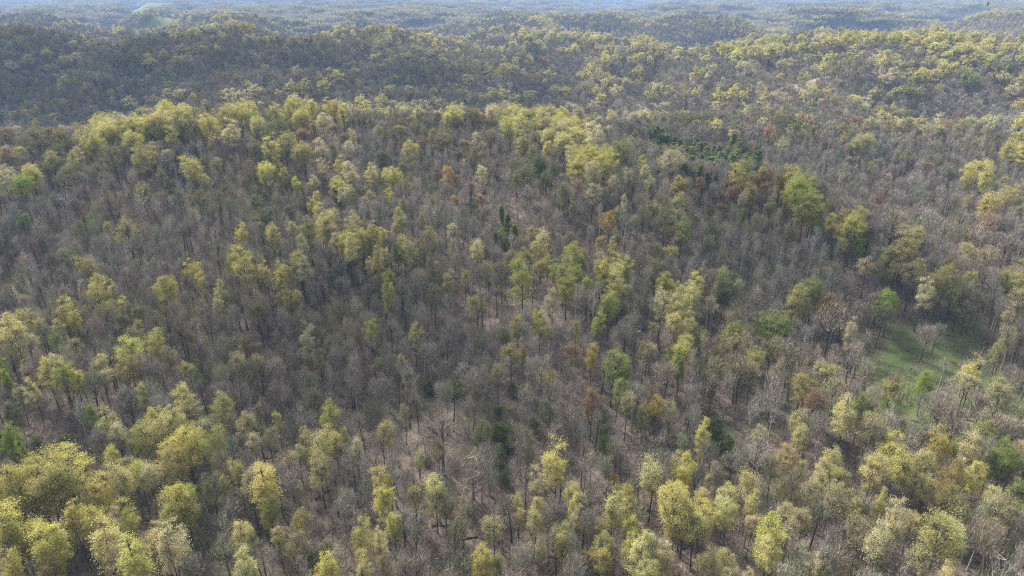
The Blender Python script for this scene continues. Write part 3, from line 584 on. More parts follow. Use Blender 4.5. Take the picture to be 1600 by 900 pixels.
# ------------------------------------------------------------------ clouds added above the haze, out of view, to shade far-left slope and hollows
M_SHADE_CLOUD, nt, out = mat("shade_cloud_white")
cd_ = nt.nodes.new("ShaderNodeBsdfDiffuse"); cd_.inputs[0].default_value = (.9, .9, .9, 1); nt.links.new(cd_.outputs[0], out.inputs[0])
for k, (tx, ty, alt, ra, rb, rotc) in enumerate([(-470, 850, 900, 400, 185, .12), (-70, 262, 420, 92, 36, .15), (140, 315, 420, 70, 34, -.3)]):
    cr_ = np.random.RandomState(900 + k); nu, nvv = 40, 20
    th_ = np.linspace(0, 2 * math.pi, nu, endpoint=False); ph_ = np.linspace(-math.pi / 2, math.pi / 2, nvv)
    PH, TH = np.meshgrid(ph_, th_, indexing='ij')
    lump = 1 + .28 * vnoise(TH * 1.9 / 2 + 5 * np.sin(TH), PH * 2, 70 + k) + .2 * np.cos(3 * TH + k) * np.cos(PH)
    cxx = ra * np.cos(PH) * np.cos(TH) * lump; cyy = rb * np.cos(PH) * np.sin(TH) * lump; czz = 40 * np.sin(PH) * lump
    cm = bpy.data.meshes.new("shade_cloud"); Vc = np.stack([cxx, cyy, czz], -1).reshape(-1, 3)
    Fc = [(a * nu + b, a * nu + (b + 1) % nu, (a + 1) * nu + (b + 1) % nu, (a + 1) * nu + b) for a in range(nvv - 1) for b in range(nu)]
    cm.from_pydata(Vc.tolist(), [], Fc); cm.materials.append(M_SHADE_CLOUD)
    co = bpy.data.objects.new("shade_cloud", cm); link0 = C.collection.objects.link(co); co["kind"] = "structure"
    tt = (alt - 20) / sdir.z
    co.location = (tx + sdir.x * tt, ty + sdir.y * tt, alt); co.rotation_euler = (0, 0, rotc)

# ------------------------------------------------------------------ all the trees as a table, then built
TREES = []   # dict(kind, lib, x, y, z, sc(3), rot, tint, tone, hand)


def blend(tone, r):
    a = np.mean([TINT[c] for c in tone], axis=0)
    return a * r.uniform(.86, 1.14) * (1 + r.normal(0, .025, 3))


def kind_of(tone):
    if tone == 'Dg' or tone == 'E': return 'evergreen_shrub'
    if tone == 'D': return 'pine_tree'
    if tone == 'W': return 'pale_limbed_tree'
    if tone == 'V' or tone[0] == 'B' or tone in ('gB', 'OB'): return 'bare_tree'
    if 'R' in tone: return 'budding_tree'
    return 'leafing_tree'


def lib_of(kind, tone, far, r, slim=False):
    if kind == 'pine_tree': return 'pine_far' if far else 'pine'
    if kind == 'evergreen_shrub': return 'shrub'
    if kind == 'pale_limbed_tree': return 'white'
    if kind == 'bare_tree': return 'bare_far' if far else ('vase' if tone == 'V' else ('bare' if r.rand() < .6 or len(tone) > 1 else 'baredark'))
    if kind == 'budding_tree': return 'sparse_far' if far else 'sparse'
    if not far and tone in ('Y', 'PY', 'OY', 'LY', 'P') and r.rand() < .28: return 'column'
    if far: return 'sparse_far' if tone in ('O', 'OP', 'P', 'gO') else 'dense_far'
    if slim: return 'column'
    if tone in ('O', 'OP', 'gO', 'gB'): return 'wispy' if r.rand() < .5 else 'sparse'
    if tone in ('P', 'PY', 'OY', 'Oo', 'LO', 'Po'): return 'sparse' if r.rand() < .75 else 'dense'
    return 'dense'

NAT_R = dict(broad=7.1, dense=4.9, column=3.4, sparse=4.7, wispy=4.2, bare=3.8, baredark=4.0, pole=2.2, poledark=2.2, vase=5.6, white=4.6, pine=2.9, shrub=2.6, dense_far=5.0, sparse_far=4.7, bare_far=4.2, pine_far=2.9)
for (px, py, r_, tone), x, y, z, dist, ok in zip(hand, hx, hy, hz, hdist, hok):
    if not ok: continue
    k = kind_of(tone); far = dist > 620
    R_ = np.clip(r_ * dist / FOC, 2.0, 7.5)
    if tone == 'V': R_ = np.clip(R_, 3.5, 5.5)
    L_ = lib_of(k, tone, far, rng)
    if k == 'leafing_tree' and not far and R_ > 5.9 and tone not in ('O', 'OP', 'gO'): L_ = 'broad'
    s = R_ / NAT_R[L_]
    sz = np.clip(.55 + .45 * s + (.12 if L_ == 'broad' else 0), .72, 1.28) if k != 'pine_tree' else np.clip(s, .6, 1.25)
    t = 'B' if tone == 'V' else tone
    if py > 600 and tone == 'D' : k, L_, t = 'evergreen_shrub', 'shrub', 'Dg'
    if L_ == 'shrub': s = np.clip(R_ / 2.6, .6, 1.5); sz = s; x, y, z = [float(q[0]) for q in (lambda c: (c[0], c[1], height(c[0], c[1])))(cast([px], [py], 3.0))]
    TREES.append(dict(kind=k, lib=L_, x=x, y=y, z=z, sc=(s * rng.uniform(.93, 1.07), s * rng.uniform(.93, 1.07), sz * rng.uniform(.95, 1.05)), rot=rng.uniform(0, 6.28), tint=blend(t, rng), tone=tone, hand=True, R=R_))

# fill: jittered grid over the visible land
FY = np.array([20, 50, 80, 110, 150, 200, 300, 400, 500, 700, 900.])
FT = np.array([[.35, .3, .35, .4, .4, .4, .45, .4, .4], [.25, .2, .25, .3, .4, .5, .5, .45, .4], [.1, .08, .08, .15, .3, .35, .5, .5, .45],
               [.06, .04, .05, .1, .25, .3, .3, .3, .35], [.02, .02, .06, .25, .25, .2, .2, .2, .2], [.2, .3, .3, .2, .25, .2, .12, .12, .12],
               [.12, .1, .12, .12, .2, .2, .15, .1, .14], [.06, .06, .1, .1, .12, .15, .12, .15, .18], [.12, .1, .1, .06, .1, .15, .12, .1, .15],
               [.18, .12, .12, .08, .12, .15, .2, .2, .22], [.2, .18, .12, .08, .12, .15, .2, .2, .22]])


def leafy(px, py):
    u = np.clip(px / 200, 0, 7.999); iu = u.astype(int); fu = u - iu
    py = np.clip(py, 20, 899.9)
    iv = np.clip(np.searchsorted(FY, py, side='right') - 1, 0, len(FY) - 2); fv = (py - FY[iv]) / (FY[iv + 1] - FY[iv])
    return (FT[iv, iu] * (1 - fu) + FT[iv, iu + 1] * fu) * (1 - fv) + (FT[iv + 1, iu] * (1 - fu) + FT[iv + 1, iu + 1] * fu) * fv


def fill_points(y0, y1, step, seed):
    r = np.random.RandomState(seed)
    xm = .80 * (.92 * y1 + 51) + 25
    gx, gy = np.meshgrid(np.arange(-xm, xm, step), np.arange(y0, y1, step))
    gx = gx.ravel() + r.uniform(-.48, .48, gx.size) * step; gy = gy.ravel() + r.uniform(-.48, .48, gy.size) * step
    ok = np.abs(gx) < .80 * (.92 * gy + 51) + 25
    return gx[ok], gy[ok], r

fx, fy, r = fill_points(80, 700, 6.2, 21)
gx2, gy2, r2_ = fill_points(700, 2300, 8.2, 22)
fx = np.concatenate([fx, gx2]); fy = np.concatenate([fy, gy2])
fz = height(fx, fy)
ppx, ppy, pdep = project(fx, fy, fz + 15)
thin_n = vnoise(fx / 26, fy / 26, 31)
keep = r.uniform(size=len(fx)) < np.where(fy < 700, .82 + .3 * thin_n, 1.0)
keep &= area_mask(fx, fy, ('grass', 'meadow')) < .48
keep &= r.uniform(size=len(fx)) > np.maximum(area_mask(fx, fy, ('pale',)) * .5, area_mask(fx, fy, ('thin',)) * .8)
keep &= ~((np.abs(fy - 553 - .05 * (fx - 85)) < 15) & (fx > 78) & (fx < 225) & (r.uniform(size=len(fx)) < .8))
# give the placed trees room
cell = {}
for i, t in enumerate(TREES):
    cell.setdefault((int(t['x'] // 12), int(t['y'] // 12)), []).append(i)
for i in np.nonzero(keep)[0]:
    a, b = int(fx[i] // 12), int(fy[i] // 12)
    for da in (-1, 0, 1):
        for db in (-1, 0, 1):
            for j in cell.get((a + da, b + db), ()):
                t = TREES[j]
                # a placed tree stands clear, and so does the ground 0-11 m before it
                ux, uy = -t['x'], -t['y']; un = math.hypot(ux, uy); ux /= un; uy /= un
                rx_, ry_ = fx[i] - t['x'], fy[i] - t['y']
                al = min(max(rx_ * ux + ry_ * uy, 0), 11 if t['y'] < 640 else 7)
                if (rx_ - al * ux) ** 2 + (ry_ - al * uy) ** 2 < (t['R'] * .74) ** 2: keep[i] = False
fx, fy, fz, ppx, ppy = fx[keep], fy[keep], fz[keep], ppx[keep], ppy[keep]
conv = fz - (height(fx - 32, fy) + height(fx + 32, fy) + height(fx, fy - 32) + height(fx, fy + 32)) / 4
clump0 = np.clip(conv / 4.5, -1.0, 1.0)
clump = .42 * clump0 + .75 * vnoise(fx / 45, fy / 38, 33) + .4 * vnoise(fx / 150, fy / 120, 34)
prob = leafy(ppx, ppy) * np.where(fy > 560, np.clip(.25 + 3.2 * clump, 0.08, 2.2) * .75, np.clip(.35 + 1.8 * clump, 0, 2) * .75)
sel = r.uniform(size=len(fx)); sel2 = r.uniform(size=len(fx))
rus = vnoise(fx / 60, fy / 60, 36)
pol = vnoise(fx / 34, fy / 34, 39) + .8 * area_mask(fx, fy, ('pale',))
hue = vnoise(fx / 38, fy / 38, 37)
for i in range(len(fx)):
    far = fy[i] > 560
    if sel[i] < prob[i]:
        if far: tone = ('P', 'PY', 'OY', 'P', 'Y', 'OP')[int(sel2[i] * 6)]
        else: tone = ('O', 'OP', 'O', 'OP', 'OY', 'P', 'gO', 'O')[int(sel2[i] * 8)]
    elif sel2[i] < .004 + (.05 * max(0, rus[i] - .1) if ppx[i] > 560 and 80 < ppy[i] < 470 else 0): tone = ('R', 'BR')[int(sel[i] * 1e4) % 2]
    elif sel2[i] > .985 and not far: tone = 'W'
    else: tone = 'B'
    k = kind_of(tone)
    L_ = lib_of(k, tone, far, r)
    if L_ in ('bare', 'baredark') and r.rand() < .58 + .7 * pol[i]: L_ = 'pole' if r.rand() < .68 else 'poledark'
    s = r.uniform(.68, 1.12); hgt = r.uniform(.78, 1.08)
    if k == 'leafing_tree' and not far: s *= .9
    tint = blend(tone, r)
    if tone == 'B':
        h = hue[i]
        tint = tint * (1 + np.array([.10, .0, -.07]) * h) * (1 + .22 * r.normal() * .6)
        if r.rand() < .16: tint = tint * np.array([.85, 1.02, .72])
        if h > .45: tint = tint * np.array([.95, 1.03, .8])
    TREES.append(dict(kind=k, lib=L_, x=fx[i], y=fy[i], z=fz[i], sc=(s * r.uniform(.88, 1.12), s * r.uniform(.88, 1.12), hgt), rot=r.uniform(0, 6.28), tint=np.clip(tint, .02, .8), tone=tone, hand=False, R=s * NAT_R[L_]))

A = np.array([(t['x'], t['y'], t['z'] + 14 * t['sc'][2]) for t in TREES])
tpx, tpy, tdep = project(A[:, 0], A[:, 1], A[:, 2])
inview = (tpx > 2) & (tpx < 1598) & (tpy > 2) & (tpy < 897)
size = np.array([t['R'] for t in TREES]) / tdep
LIMIT = dict(leafing_tree=300, bare_tree=300, budding_tree=70, pale_limbed_tree=60, pine_tree=120, evergreen_shrub=60)
chosen = set()
for k, n in LIMIT.items():
    idx = [i for i, t in enumerate(TREES) if t['kind'] == k and inview[i]]
    idx.sort(key=lambda i: -size[i])
    chosen.update(idx[:n])

# ---- labels: look of the tree + where it stands from a landmark one can find
LANDMARKS = [(1452, 562, "the green grassy clearing"), (749, 870, "the round yellow tree on the bottom edge"), (1270, 627, "the orange tree near the clearing"),
             (20, 681, "the vivid green left-edge tree"), (817, 450, "the lone round lime tree"), (621, 393, "the deep green tree above centre"),
             (776, 705, "the dark pine row"), (925, 547, "the small golden tree"), (510, 877, "the yellow tree near the bottom left"),
             (594, 775, "the yellow spire tree"), (294, 705, "the broad yellow fork-trunked tree"), (30, 782, "the bottom left biggest yellow tree"),
             (1066, 795, "the broad yellow tree pair"), (1205, 512, "the spreading lime trees"), (1391, 475, "the lime tree above the clearing"),
             (1205, 845, "the bottom right green-yellow tree"), (1100, 250, "the dark pine hollow"), (1330, 367, "the bright yellow knoll tree"),
             (380, 428, "the yellow tree on the left spur"), (1529, 742, "the yellow crown at the right edge"), (845, 495, "the tall narrow yellow tree"),
             (868, 735, "the rounded yellow tree beside the pines"), (145, 430, "the pale limbed left-slope tree"), (983, 775, "the bright cream yellow tree"),
             (98, 590, "the bright middle-left yellow crowns"), (480, 640, "the sunken dark brown slope")]
WORD = dict(Y="bright yellow-green", P="pale cream", O="dull olive", L="lime green", g="grey green", D="dark green", R="russet orange", o="golden", B="grey brown", W="white limbed",
            PY="pale yellow", OY="olive yellow", LY="lime yellow", LO="soft lime", Lg="deep green", OP="faded olive", gO="dull green", Oo="golden olive", oY="golden yellow", oR="tan orange", OR="olive russet",
            RO="rusty olive", BR="rusty grey", LP="pale lime", Po="pale golden", E="dark green", Dg="deep green", gB="greenish grey", OB="olive grey", V="dark open")
NOUN = dict(leafing_tree="leafing tree", bare_tree="bare tree", budding_tree="budding tree", pale_limbed_tree="pale tree", pine_tree="pine", evergreen_shrub="evergreen shrub")
DIRS = ["right of", "behind-right of", "behind", "behind-left of", "left of", "front-left of", "in front of", "front-right of"]
ORD = "nearest second third fourth fifth sixth seventh eighth ninth tenth eleventh twelfth thirteenth fourteenth fifteenth sixteenth seventeenth eighteenth nineteenth twentieth".split()
ORD += ["%s-%s" % (a, b) for a in ("twenty", "thirty") for b in "first second third fourth fifth sixth seventh eighth ninth".split()]
chl = sorted(chosen)
labels = {}
ranks = {}
for li, (lx0, ly0, _) in enumerate(LANDMARKS):
    g = {}
    for i in chl:
        dx, dy = tpx[i] - lx0, -(tpy[i] - ly0) * 1.25
        o = int(round(math.atan2(dy, dx) / (math.pi / 4))) % 8
        g.setdefault((TREES[i]['kind'], o), []).append((math.hypot(dx, dy), i))
    for key, lst in g.items():
        lst.sort()
        for n, (d, i) in enumerate(lst): ranks.setdefault(i, []).append((n, d, li, key[1]))
for i in chl:
    t = TREES[i]
    best = min((c for c in ranks[i] if c[1] > 12), key=lambda c: c[0] * 60 + c[1])
    n, d, li, o = best
    sz = "big " if size[i] * FOC > 26 else ("small " if size[i] * FOC < 14 else "")
    lab = f"{sz}{WORD.get(t['tone'], 'grey')} {NOUN[t['kind']]}, {ORD[min(n, len(ORD) - 1)]} {DIRS[o]} {LANDMARKS[li][2]}"
    if len(lab.split()) > 16: lab = lab[len(sz):]
    labels[i] = lab

GROUP = dict(leafing_tree="trees coming into leaf across the wooded hills", bare_tree="bare grey trees across the wooded hills", budding_tree="russet budding trees among the bare ones",
             pale_limbed_tree="pale barked trees standing among the bare woods", pine_tree="dark pines in the hollows", evergreen_shrub="low evergreen shrubs under the trees")
CAT = dict(leafing_tree="leafing tree", bare_tree="bare tree", budding_tree="budding tree", pale_limbed_tree="pale tree", pine_tree="pine", evergreen_shrub="shrub")

link = C.collection.objects.link
for i in chl:
    t = TREES[i]
    v = LIB[t['lib']]; tm, cm, jm = v[int(t['rot'] * 1000) % len(v)]
    root = bpy.data.objects.new(t['kind'], None); root.empty_display_size = .5
    root.location = (t['x'], t['y'], t['z']); root.rotation_euler = (0, 0, t['rot']); root.scale = t['sc']
    root["label"] = labels[i]; root["category"] = CAT[t['kind']]; root["group"] = GROUP[t['kind']]
    link(root)
    for nm, me in (("trunk", tm), ("crown", cm)):
        o = bpy.data.objects.new(nm, me); o.parent = root; link(o)
        o["tint"] = [float(c) for c in t['tint']]

# ------------------------------------------------------------------ the far woods and the undergrowth: stuff, instanced
def patch_mesh(seed, frac):
    r = np.random.RandomState(seed); mb = MB(); cols = []
    Wd = 62.0; st = 9.0
    for a in np.arange(-Wd / 2, Wd / 2, st):
        for b in np.arange(-Wd / 2, Wd / 2, st):
            x, y = a + r.uniform(-3, 3) + st / 2, b + r.uniform(-3, 3) + st / 2
            hh = r.uniform(14, 23); R = r.uniform(3.6, 6)
            yel = r.rand() < frac * (1 + .8 * math.sin(x * .09 + seed) * math.cos(y * .11 + seed))
            c = (np.array(TINT['P']) * .55 + np.array(TINT['Y']) * .3 if yel else np.array(TINT['B'])) * r.uniform(.75, 1.2)
            if not yel and r.rand() < .15: c = c * np.array([.75, .95, .6])
            n = 20
            d = r.normal(size=(n, 3)); d /= np.linalg.norm(d, axis=1)[:, None]; d[:, 2] = np.abs(d[:, 2]) * 1.0 - .25
            P = np.array([x, y, hh - R]) + d * np.array([R, R, R * 1.05])
            cards(mb, P, d + r.normal(size=(n, 3)) * .4, r.uniform(2.0, 4.2, n), 0, r)
            cols += [c] * n
            tube(mb, [(x, y, -4), (x, y, hh - R)], [.3, .2], 3, 1)
            cols += [np.array((.1, .09, .08))] * 3
    me = mb.mesh("canopy_patch", [M_FAR, M_BARK])
    a = me.attributes.new("col", 'FLOAT_COLOR', 'FACE')
    a.data.foreach_set("color", np.concatenate([np.array(cols), np.ones((len(cols), 1))], 1).astype(np.float32).ravel())
    return me

M_FAR, nt, out = mat("far_canopy")
ca = attr(nt, "col", 'GEOMETRY').outputs[0]
d_ = nt.nodes.new("ShaderNodeBsdfDiffuse"); t_ = nt.nodes.new("ShaderNodeBsdfTranslucent"); mx = nt.nodes.new("ShaderNodeMixShader"); mx.inputs[0].default_value = .25
nt.links.new(ca, d_.inputs[0]); nt.links.new(ca, t_.inputs[0]); nt.links.new(d_.outputs[0], mx.inputs[1]); nt.links.new(t_.outputs[0], mx.inputs[2]); nt.links.new(mx.outputs[0], out.inputs[0])


def scatter(name, meshes, P, idx, rotz, scl, tint, label=None):
    col = bpy.data.collections.new(name + "_sources")
    for k, me in enumerate(meshes):
        o = bpy.data.objects.new("source_%03d" % k, me); col.objects.link(o)
    me = bpy.data.meshes.new(name); n = len(P)
    me.vertices.add(n); me.vertices.foreach_set("co", np.asarray(P, float).ravel())
    a = me.attributes.new("idx", 'INT', 'POINT'); a.data.foreach_set("value", np.asarray(idx).astype(np.int32))
    a = me.attributes.new("rotz", 'FLOAT', 'POINT'); a.data.foreach_set("value", np.asarray(rotz).astype(np.float32))
    a = me.attributes.new("scl", 'FLOAT_VECTOR', 'POINT'); a.data.foreach_set("vector", np.asarray(scl).astype(np.float32).ravel())
    a = me.attributes.new("tint", 'FLOAT_COLOR', 'POINT'); a.data.foreach_set("color", np.concatenate([np.asarray(tint), np.ones((n, 1))], 1).astype(np.float32).ravel())
    ob = bpy.data.objects.new(name, me); link(ob); ob["kind"] = "stuff"
    ng = bpy.data.node_groups.new(name + "_scatter", 'GeometryNodeTree')
    ng.interface.new_socket("Geometry", in_out='INPUT', socket_type='NodeSocketGeometry')
    ng.interface.new_socket("Geometry", in_out='OUTPUT', socket_type='NodeSocketGeometry')
    N = ng.nodes; Lk = ng.links
    gi = N.new("NodeGroupInput"); go = N.new("NodeGroupOutput")
    ci = N.new("GeometryNodeCollectionInfo"); ci.inputs[0].default_value = col; ci.inputs[1].default_value = True; ci.inputs[2].default_value = True
    m2p = N.new("GeometryNodeMeshToPoints")
    iop = N.new("GeometryNodeInstanceOnPoints"); iop.inputs['Pick Instance'].default_value = True
    def na(nm, typ):
        q = N.new("GeometryNodeInputNamedAttribute"); q.data_type = typ; q.inputs[0].default_value = nm; return q.outputs[0]
    cb = N.new("ShaderNodeCombineXYZ"); Lk.new(na("rotz", 'FLOAT'), cb.inputs[2])
    er = N.new("FunctionNodeEulerToRotation"); Lk.new(cb.outputs[0], er.inputs[0])
    Lk.new(gi.outputs[0], m2p.inputs[0]); Lk.new(m2p.outputs[0], iop.inputs['Points']); Lk.new(ci.outputs[0], iop.inputs['Instance'])
    Lk.new(na("idx", 'INT'), iop.inputs['Instance Index']); Lk.new(er.outputs[0], iop.inputs['Rotation']); Lk.new(na("scl", 'FLOAT_VECTOR'), iop.inputs['Scale'])
    Lk.new(iop.outputs[0], go.inputs[0])
    md = ob.modifiers.new("scatter", 'NODES'); md.node_group = ng
    return ob

rest = [i for i in range(len(TREES)) if i not in chosen]
src = []; first = {}
for k, lst in LIB.items():
    first[k] = len(src); src += [j for _, _, j in lst]
P = [(TREES[i]['x'], TREES[i]['y'], TREES[i]['z']) for i in rest]
idx = [first[TREES[i]['lib']] + int(TREES[i]['rot'] * 1000) % len(LIB[TREES[i]['lib']]) for i in rest]
rz = [TREES[i]['rot'] for i in rest]; sc = [TREES[i]['sc'] for i in rest]; ti = [TREES[i]['tint'] for i in rest]
# canopy patches beyond the single trees
fr = (.12, .3, .5, .75); nv = 3
pat0 = len(src)
for a, f in enumerate(fr):
    for b in range(nv): src.append(patch_mesh(300 + a * 10 + b, f))
qx, qy, r = fill_points(2250, 9500, 58, 41)
qz = height(qx, qy)
mk = area_mask(qx, qy, ('meadow',)) < .4
qx, qy, qz = qx[mk], qy[mk], qz[mk]
lv = np.clip((1.25 + 1.6 * vnoise(qx / 210, qy / 210, 51) + 1.2 * vnoise(qx / 600, qy / 600, 52) + r.uniform(-.4, .4, len(qx))), 0, 3.49).round().astype(int)
P += list(zip(qx, qy, qz)); idx += list(pat0 + lv * nv + r.randint(0, nv, len(qx))); rz += list(r.randint(0, 4, len(qx)) * math.pi / 2 + r.uniform(-.3, .3, len(qx)))
sc += [(1, 1, 1)] * len(qx); ti += [(1, 1, 1)] * len(qx)
scatter("woodland", src, P, idx, rz, sc, ti)

# undergrowth: thin saplings, brush and small evergreen bushes
def brush_mesh(seed, green):
    r = np.random.RandomState(seed); mb = MB()
    n = 26
    P = np.stack([r.uniform(-3.4, 3.4, n), r.uniform(-3.4, 3.4, n), np.full(n, -.5)], 1)
    h = r.uniform(1.5, 7.5, n)
    slivers(mb, P, np.stack([r.normal(0, .1, n), r.normal(0, .1, n), np.ones(n)], 1), h + .5, r.uniform(.12, .26, n), 0, r)
    own = np.repeat(np.arange(n), 8)
    Q = P[own] + np.stack([r.normal(0, .35, len(own)), r.normal(0, .35, len(own)), .5 + h[own] * r.uniform(.25, 1, len(own))], 1)
    slivers(mb, Q, r.normal(size=(len(own), 3)) * .8 + np.array([0, 0, .6]), r.uniform(.5, 1.5, len(own)), np.full(len(own), .07), 1, r)
    if green:
        own = r.randint(0, n, 170)
        Q = P[own] + np.stack([r.normal(0, .6, 170), r.normal(0, .6, 170), .5 + r.uniform(.1, 2.4, 170)], 1)
        cards(mb, Q, r.normal(size=(170, 3)) + np.array([0, 0, .8]), r.uniform(.18, .42, 170), 2, r)
    return mb.mesh("brush", [M_GREYBARK, M_TWIG, M_LEAF])

bx_, by_, r = fill_points(80, 620, 5.0, 61)
ba = area_mask(bx_, by_, ('grass',)); nb_ = vnoise(bx_ / 22, by_ / 22, 62)
kp = (r.uniform(size=len(bx_)) < .8 + .3 * nb_) & (r.uniform(size=len(bx_)) > ba * .8 - .1)
bx_, by_, nb_ = bx_[kp], by_[kp], nb_[kp]
gx_ = vnoise(bx_ / 40, by_ / 40, 63) + area_mask(bx_, by_, ('thin',)) * .6
isg = r.uniform(size=len(bx_)) < np.clip(gx_ * .9, 0.03, .8)
n = len(bx_)
bt = np.array((.235, .192, .155)) * r.uniform(.7, 1.3, (n, 1)) * np.array([1, .97, .93])
gt = np.array((.11, .15, .055)) * r.uniform(.6, 1.35, (n, 1))
scatter("undergrowth", [brush_mesh(400 + k, False) for k in range(4)] + [brush_mesh(410 + k, True) for k in range(4)],
        np.stack([bx_, by_, height(bx_, by_)], 1), r.randint(0, 4, n) + 4 * isg, r.uniform(0, 6.28, n), np.stack([r.uniform(.8, 1.2, n)] * 2 + [r.uniform(.5, 1.15, n)], 1), np.where(isg[:, None], gt, bt))

# ------------------------------------------------------------------ fallen and standing dead trunks
LOGS = [((0, 600), "680 465 890 468;600 540 660 515;620 628 720 628;1460 530 1580 440;1180 750 1290 700;1420 765 1475 810;1200 350 1280 330;1100 270 1190 330"),
        ((1060, 600), "1140 90 1200 140;1080 160 1190 205;960 200 1005 228;640 690 830 800;760 570 830 635;880 450 915 475;20 760 70 720"),
        ((1060, 300), "1055 728 1115 762;1235 656 1295 670"),
        ((0, 300), "1070 515 1145 570;1060 545 1130 510;1000 640 1060 610;1530 745 1590 730"),
        ((530, 600), "20 570 130 560;430 650 520 650;960 790 1060 800;1380 570 1480 590;410 240 480 240;640 700 560 715"),
        ((530, 300), "840 500 920 460;600 455 660 480")]
WHERE = ["lying flat across the brown slope below the broad yellow tree", "short, behind the slim yellow tree at lower left", "level, beside the slim yellow tree at lower left", "long, slanting up the dark slope above the bottom left yellow tree",
         "slanting beneath cream crowns at lower left", "just above the bottom left yellow tree", "in the brown gap right of the broad yellow tree", "under pale crowns behind the brown gap",
         "tilted beside the vase shaped bare tree", "running down to the vase shaped bare tree", "at the lower end of the thin grass strip", "longest, sloping through the hollow at lower right", "in the hollow at lower right, upper of two", "short, below the yellow crowns west of the grass", "near the broad yellow tree pair",
         "grey, in the middle of the green clearing", "bleached, on the upper part of the green clearing", "crossing another log on the left spur", "crossed over by another log on the left spur", "on the dark slope below the left spur", "at the edge of the sunken dark slope",
         "level, left of the yellow spire tree", "level, behind the round yellow tree on the bottom edge", "level, right of the round yellow tree on the bottom edge", "level, left of the broad yellow tree pair", "short, among grey crowns in the middle", "short, above the round yellow tree on the bottom edge",
         "leaning up the pinkish slope left of the lone lime tree", "on the pinkish slope, shorter one"]
n = 0
for (ox, oy), txt in LOGS:
    for e in txt.split(";"):
        a = [float(q) for q in e.split()]
        x, y, _ = cast([ox + a[0] * S, ox + a[2] * S], [oy + a[1] * S, oy + a[3] * S], .3)
        if math.hypot(x[1] - x[0], y[1] - y[0]) > 26:
            f = 26 / math.hypot(x[1] - x[0], y[1] - y[0]); x[1] = x[0] + (x[1] - x[0]) * f; y[1] = y[0] + (y[1] - y[0]) * f
        s = np.linspace(0, 1, 8); lx = x[0] + (x[1] - x[0]) * s; ly = y[0] + (y[1] - y[0]) * s
        lz = height(lx, ly); lz = lz[0] + (lz[-1] - lz[0]) * s; lz += max(0, float((height(lx, ly) - lz).max())) + .2
        ob = bpy.data.objects.new("fallen_log", None); ob.location = (lx[0], ly[0], lz[0]); link(ob)
        L = np.stack([lx - lx[0], ly - ly[0], lz - lz[0]], 1)
        rl = np.random.RandomState(500 + n); L[1:-1] += rl.normal(0, .12, (6, 3))
        mb = MB(); tube(mb, L, np.linspace(.36, .12, 8), 7, 0)
        tk = bpy.data.objects.new("trunk", mb.mesh("log_trunk", [M_LOG])); tk.parent = ob; link(tk)
        for q in range(3):
            j = rl.randint(3, 7); d = np.cross(L[-1] / (np.linalg.norm(L[-1]) + 1e-6), [0, 0, 1.0]) * rl.choice([-1, 1]) + np.array([0, 0, rl.uniform(.1, .9)]) + L[-1] / (np.linalg.norm(L[-1]) + 1e-6) * .8
            mb = MB(); tube(mb, [L[j], L[j] + d * .9, L[j] + d * rl.uniform(1.8, 3.2) + [0, 0, .2]], [.11, .07, .03], 4, 0)
            br = bpy.data.objects.new("branch", mb.mesh("log_branch", [M_LOG])); br.parent = ob; link(br)
        ob["label"] = " ".join(("dead fallen log " + WHERE[n]).split()[:16]); ob["category"] = "fallen log"; ob["group"] = "fallen logs on the forest floor"
        n += 1


def snag(base_px, top_px, bend, label, rad=.22, mat_=None):
    x, y, _ = cast([base_px[0]], [base_px[1]], 0.0)
    dist = math.hypot(x[0], y[0])
    dx, dy, dz = ray(*top_px); t = dist / math.hypot(dx, dy)
    b = np.array([x[0], y[0], float(height(x, y)[0])]); tp = np.array([dx * t, dy * t, CAM_Z + dz * t]) + np.array([0, 3.0, 0])
    s = np.linspace(0, 1, 9)[:, None]
    L = (tp - b) * s + np.array([bend, 0, 0]) * np.sin(s * math.pi) + np.array([0, 0, -.3]) * (s == 0)
    ob = bpy.data.objects.new("dead_tree", None); ob.location = b; link(ob)
    mb = MB(); tube(mb, L, np.linspace(rad, .07, 9), 6, 0)
    tk = bpy.data.objects.new("trunk", mb.mesh("snag_trunk", [mat_ or M_PALE])); tk.parent = ob; link(tk)
    rl = np.random.RandomState(int(base_px[0]))
    for q in range(5):
        j = rl.randint(4, 9); d = rl.normal(size=3) * np.array([1, 1, .4]) + np.array([0, 0, .7])
        mb = MB(); tube(mb, [L[j], L[j] + d * .8, L[j] + d * 1.8], [.07, .05, .02], 4, 0)
        br = bpy.data.objects.new("branch", mb.mesh("snag_branch", [mat_ or M_PALE])); br.parent = ob; link(br)
    ob["label"] = label; ob["category"] = "dead tree"; ob["group"] = "pale dead trees still standing"

snag((677, 441), (651, 406), 1.6, "curved pale dead trunk arching up beside the deep green tree", .3)
snag((631, 472), (627, 413), .6, "straight pale dead trunk below the deep green tree", .28)
snag((731, 412), (729, 392), .2, "thin short pale dead trunk behind the pale yellow trees", .2)
snag((1211, 648), (1217, 606), -.6, "leaning bleached dead tree on the dark slope left of the orange tree", .22)
snag((1196, 832), (1198, 827), .1, "short bleached stub above the bottom right green-yellow tree", .2)

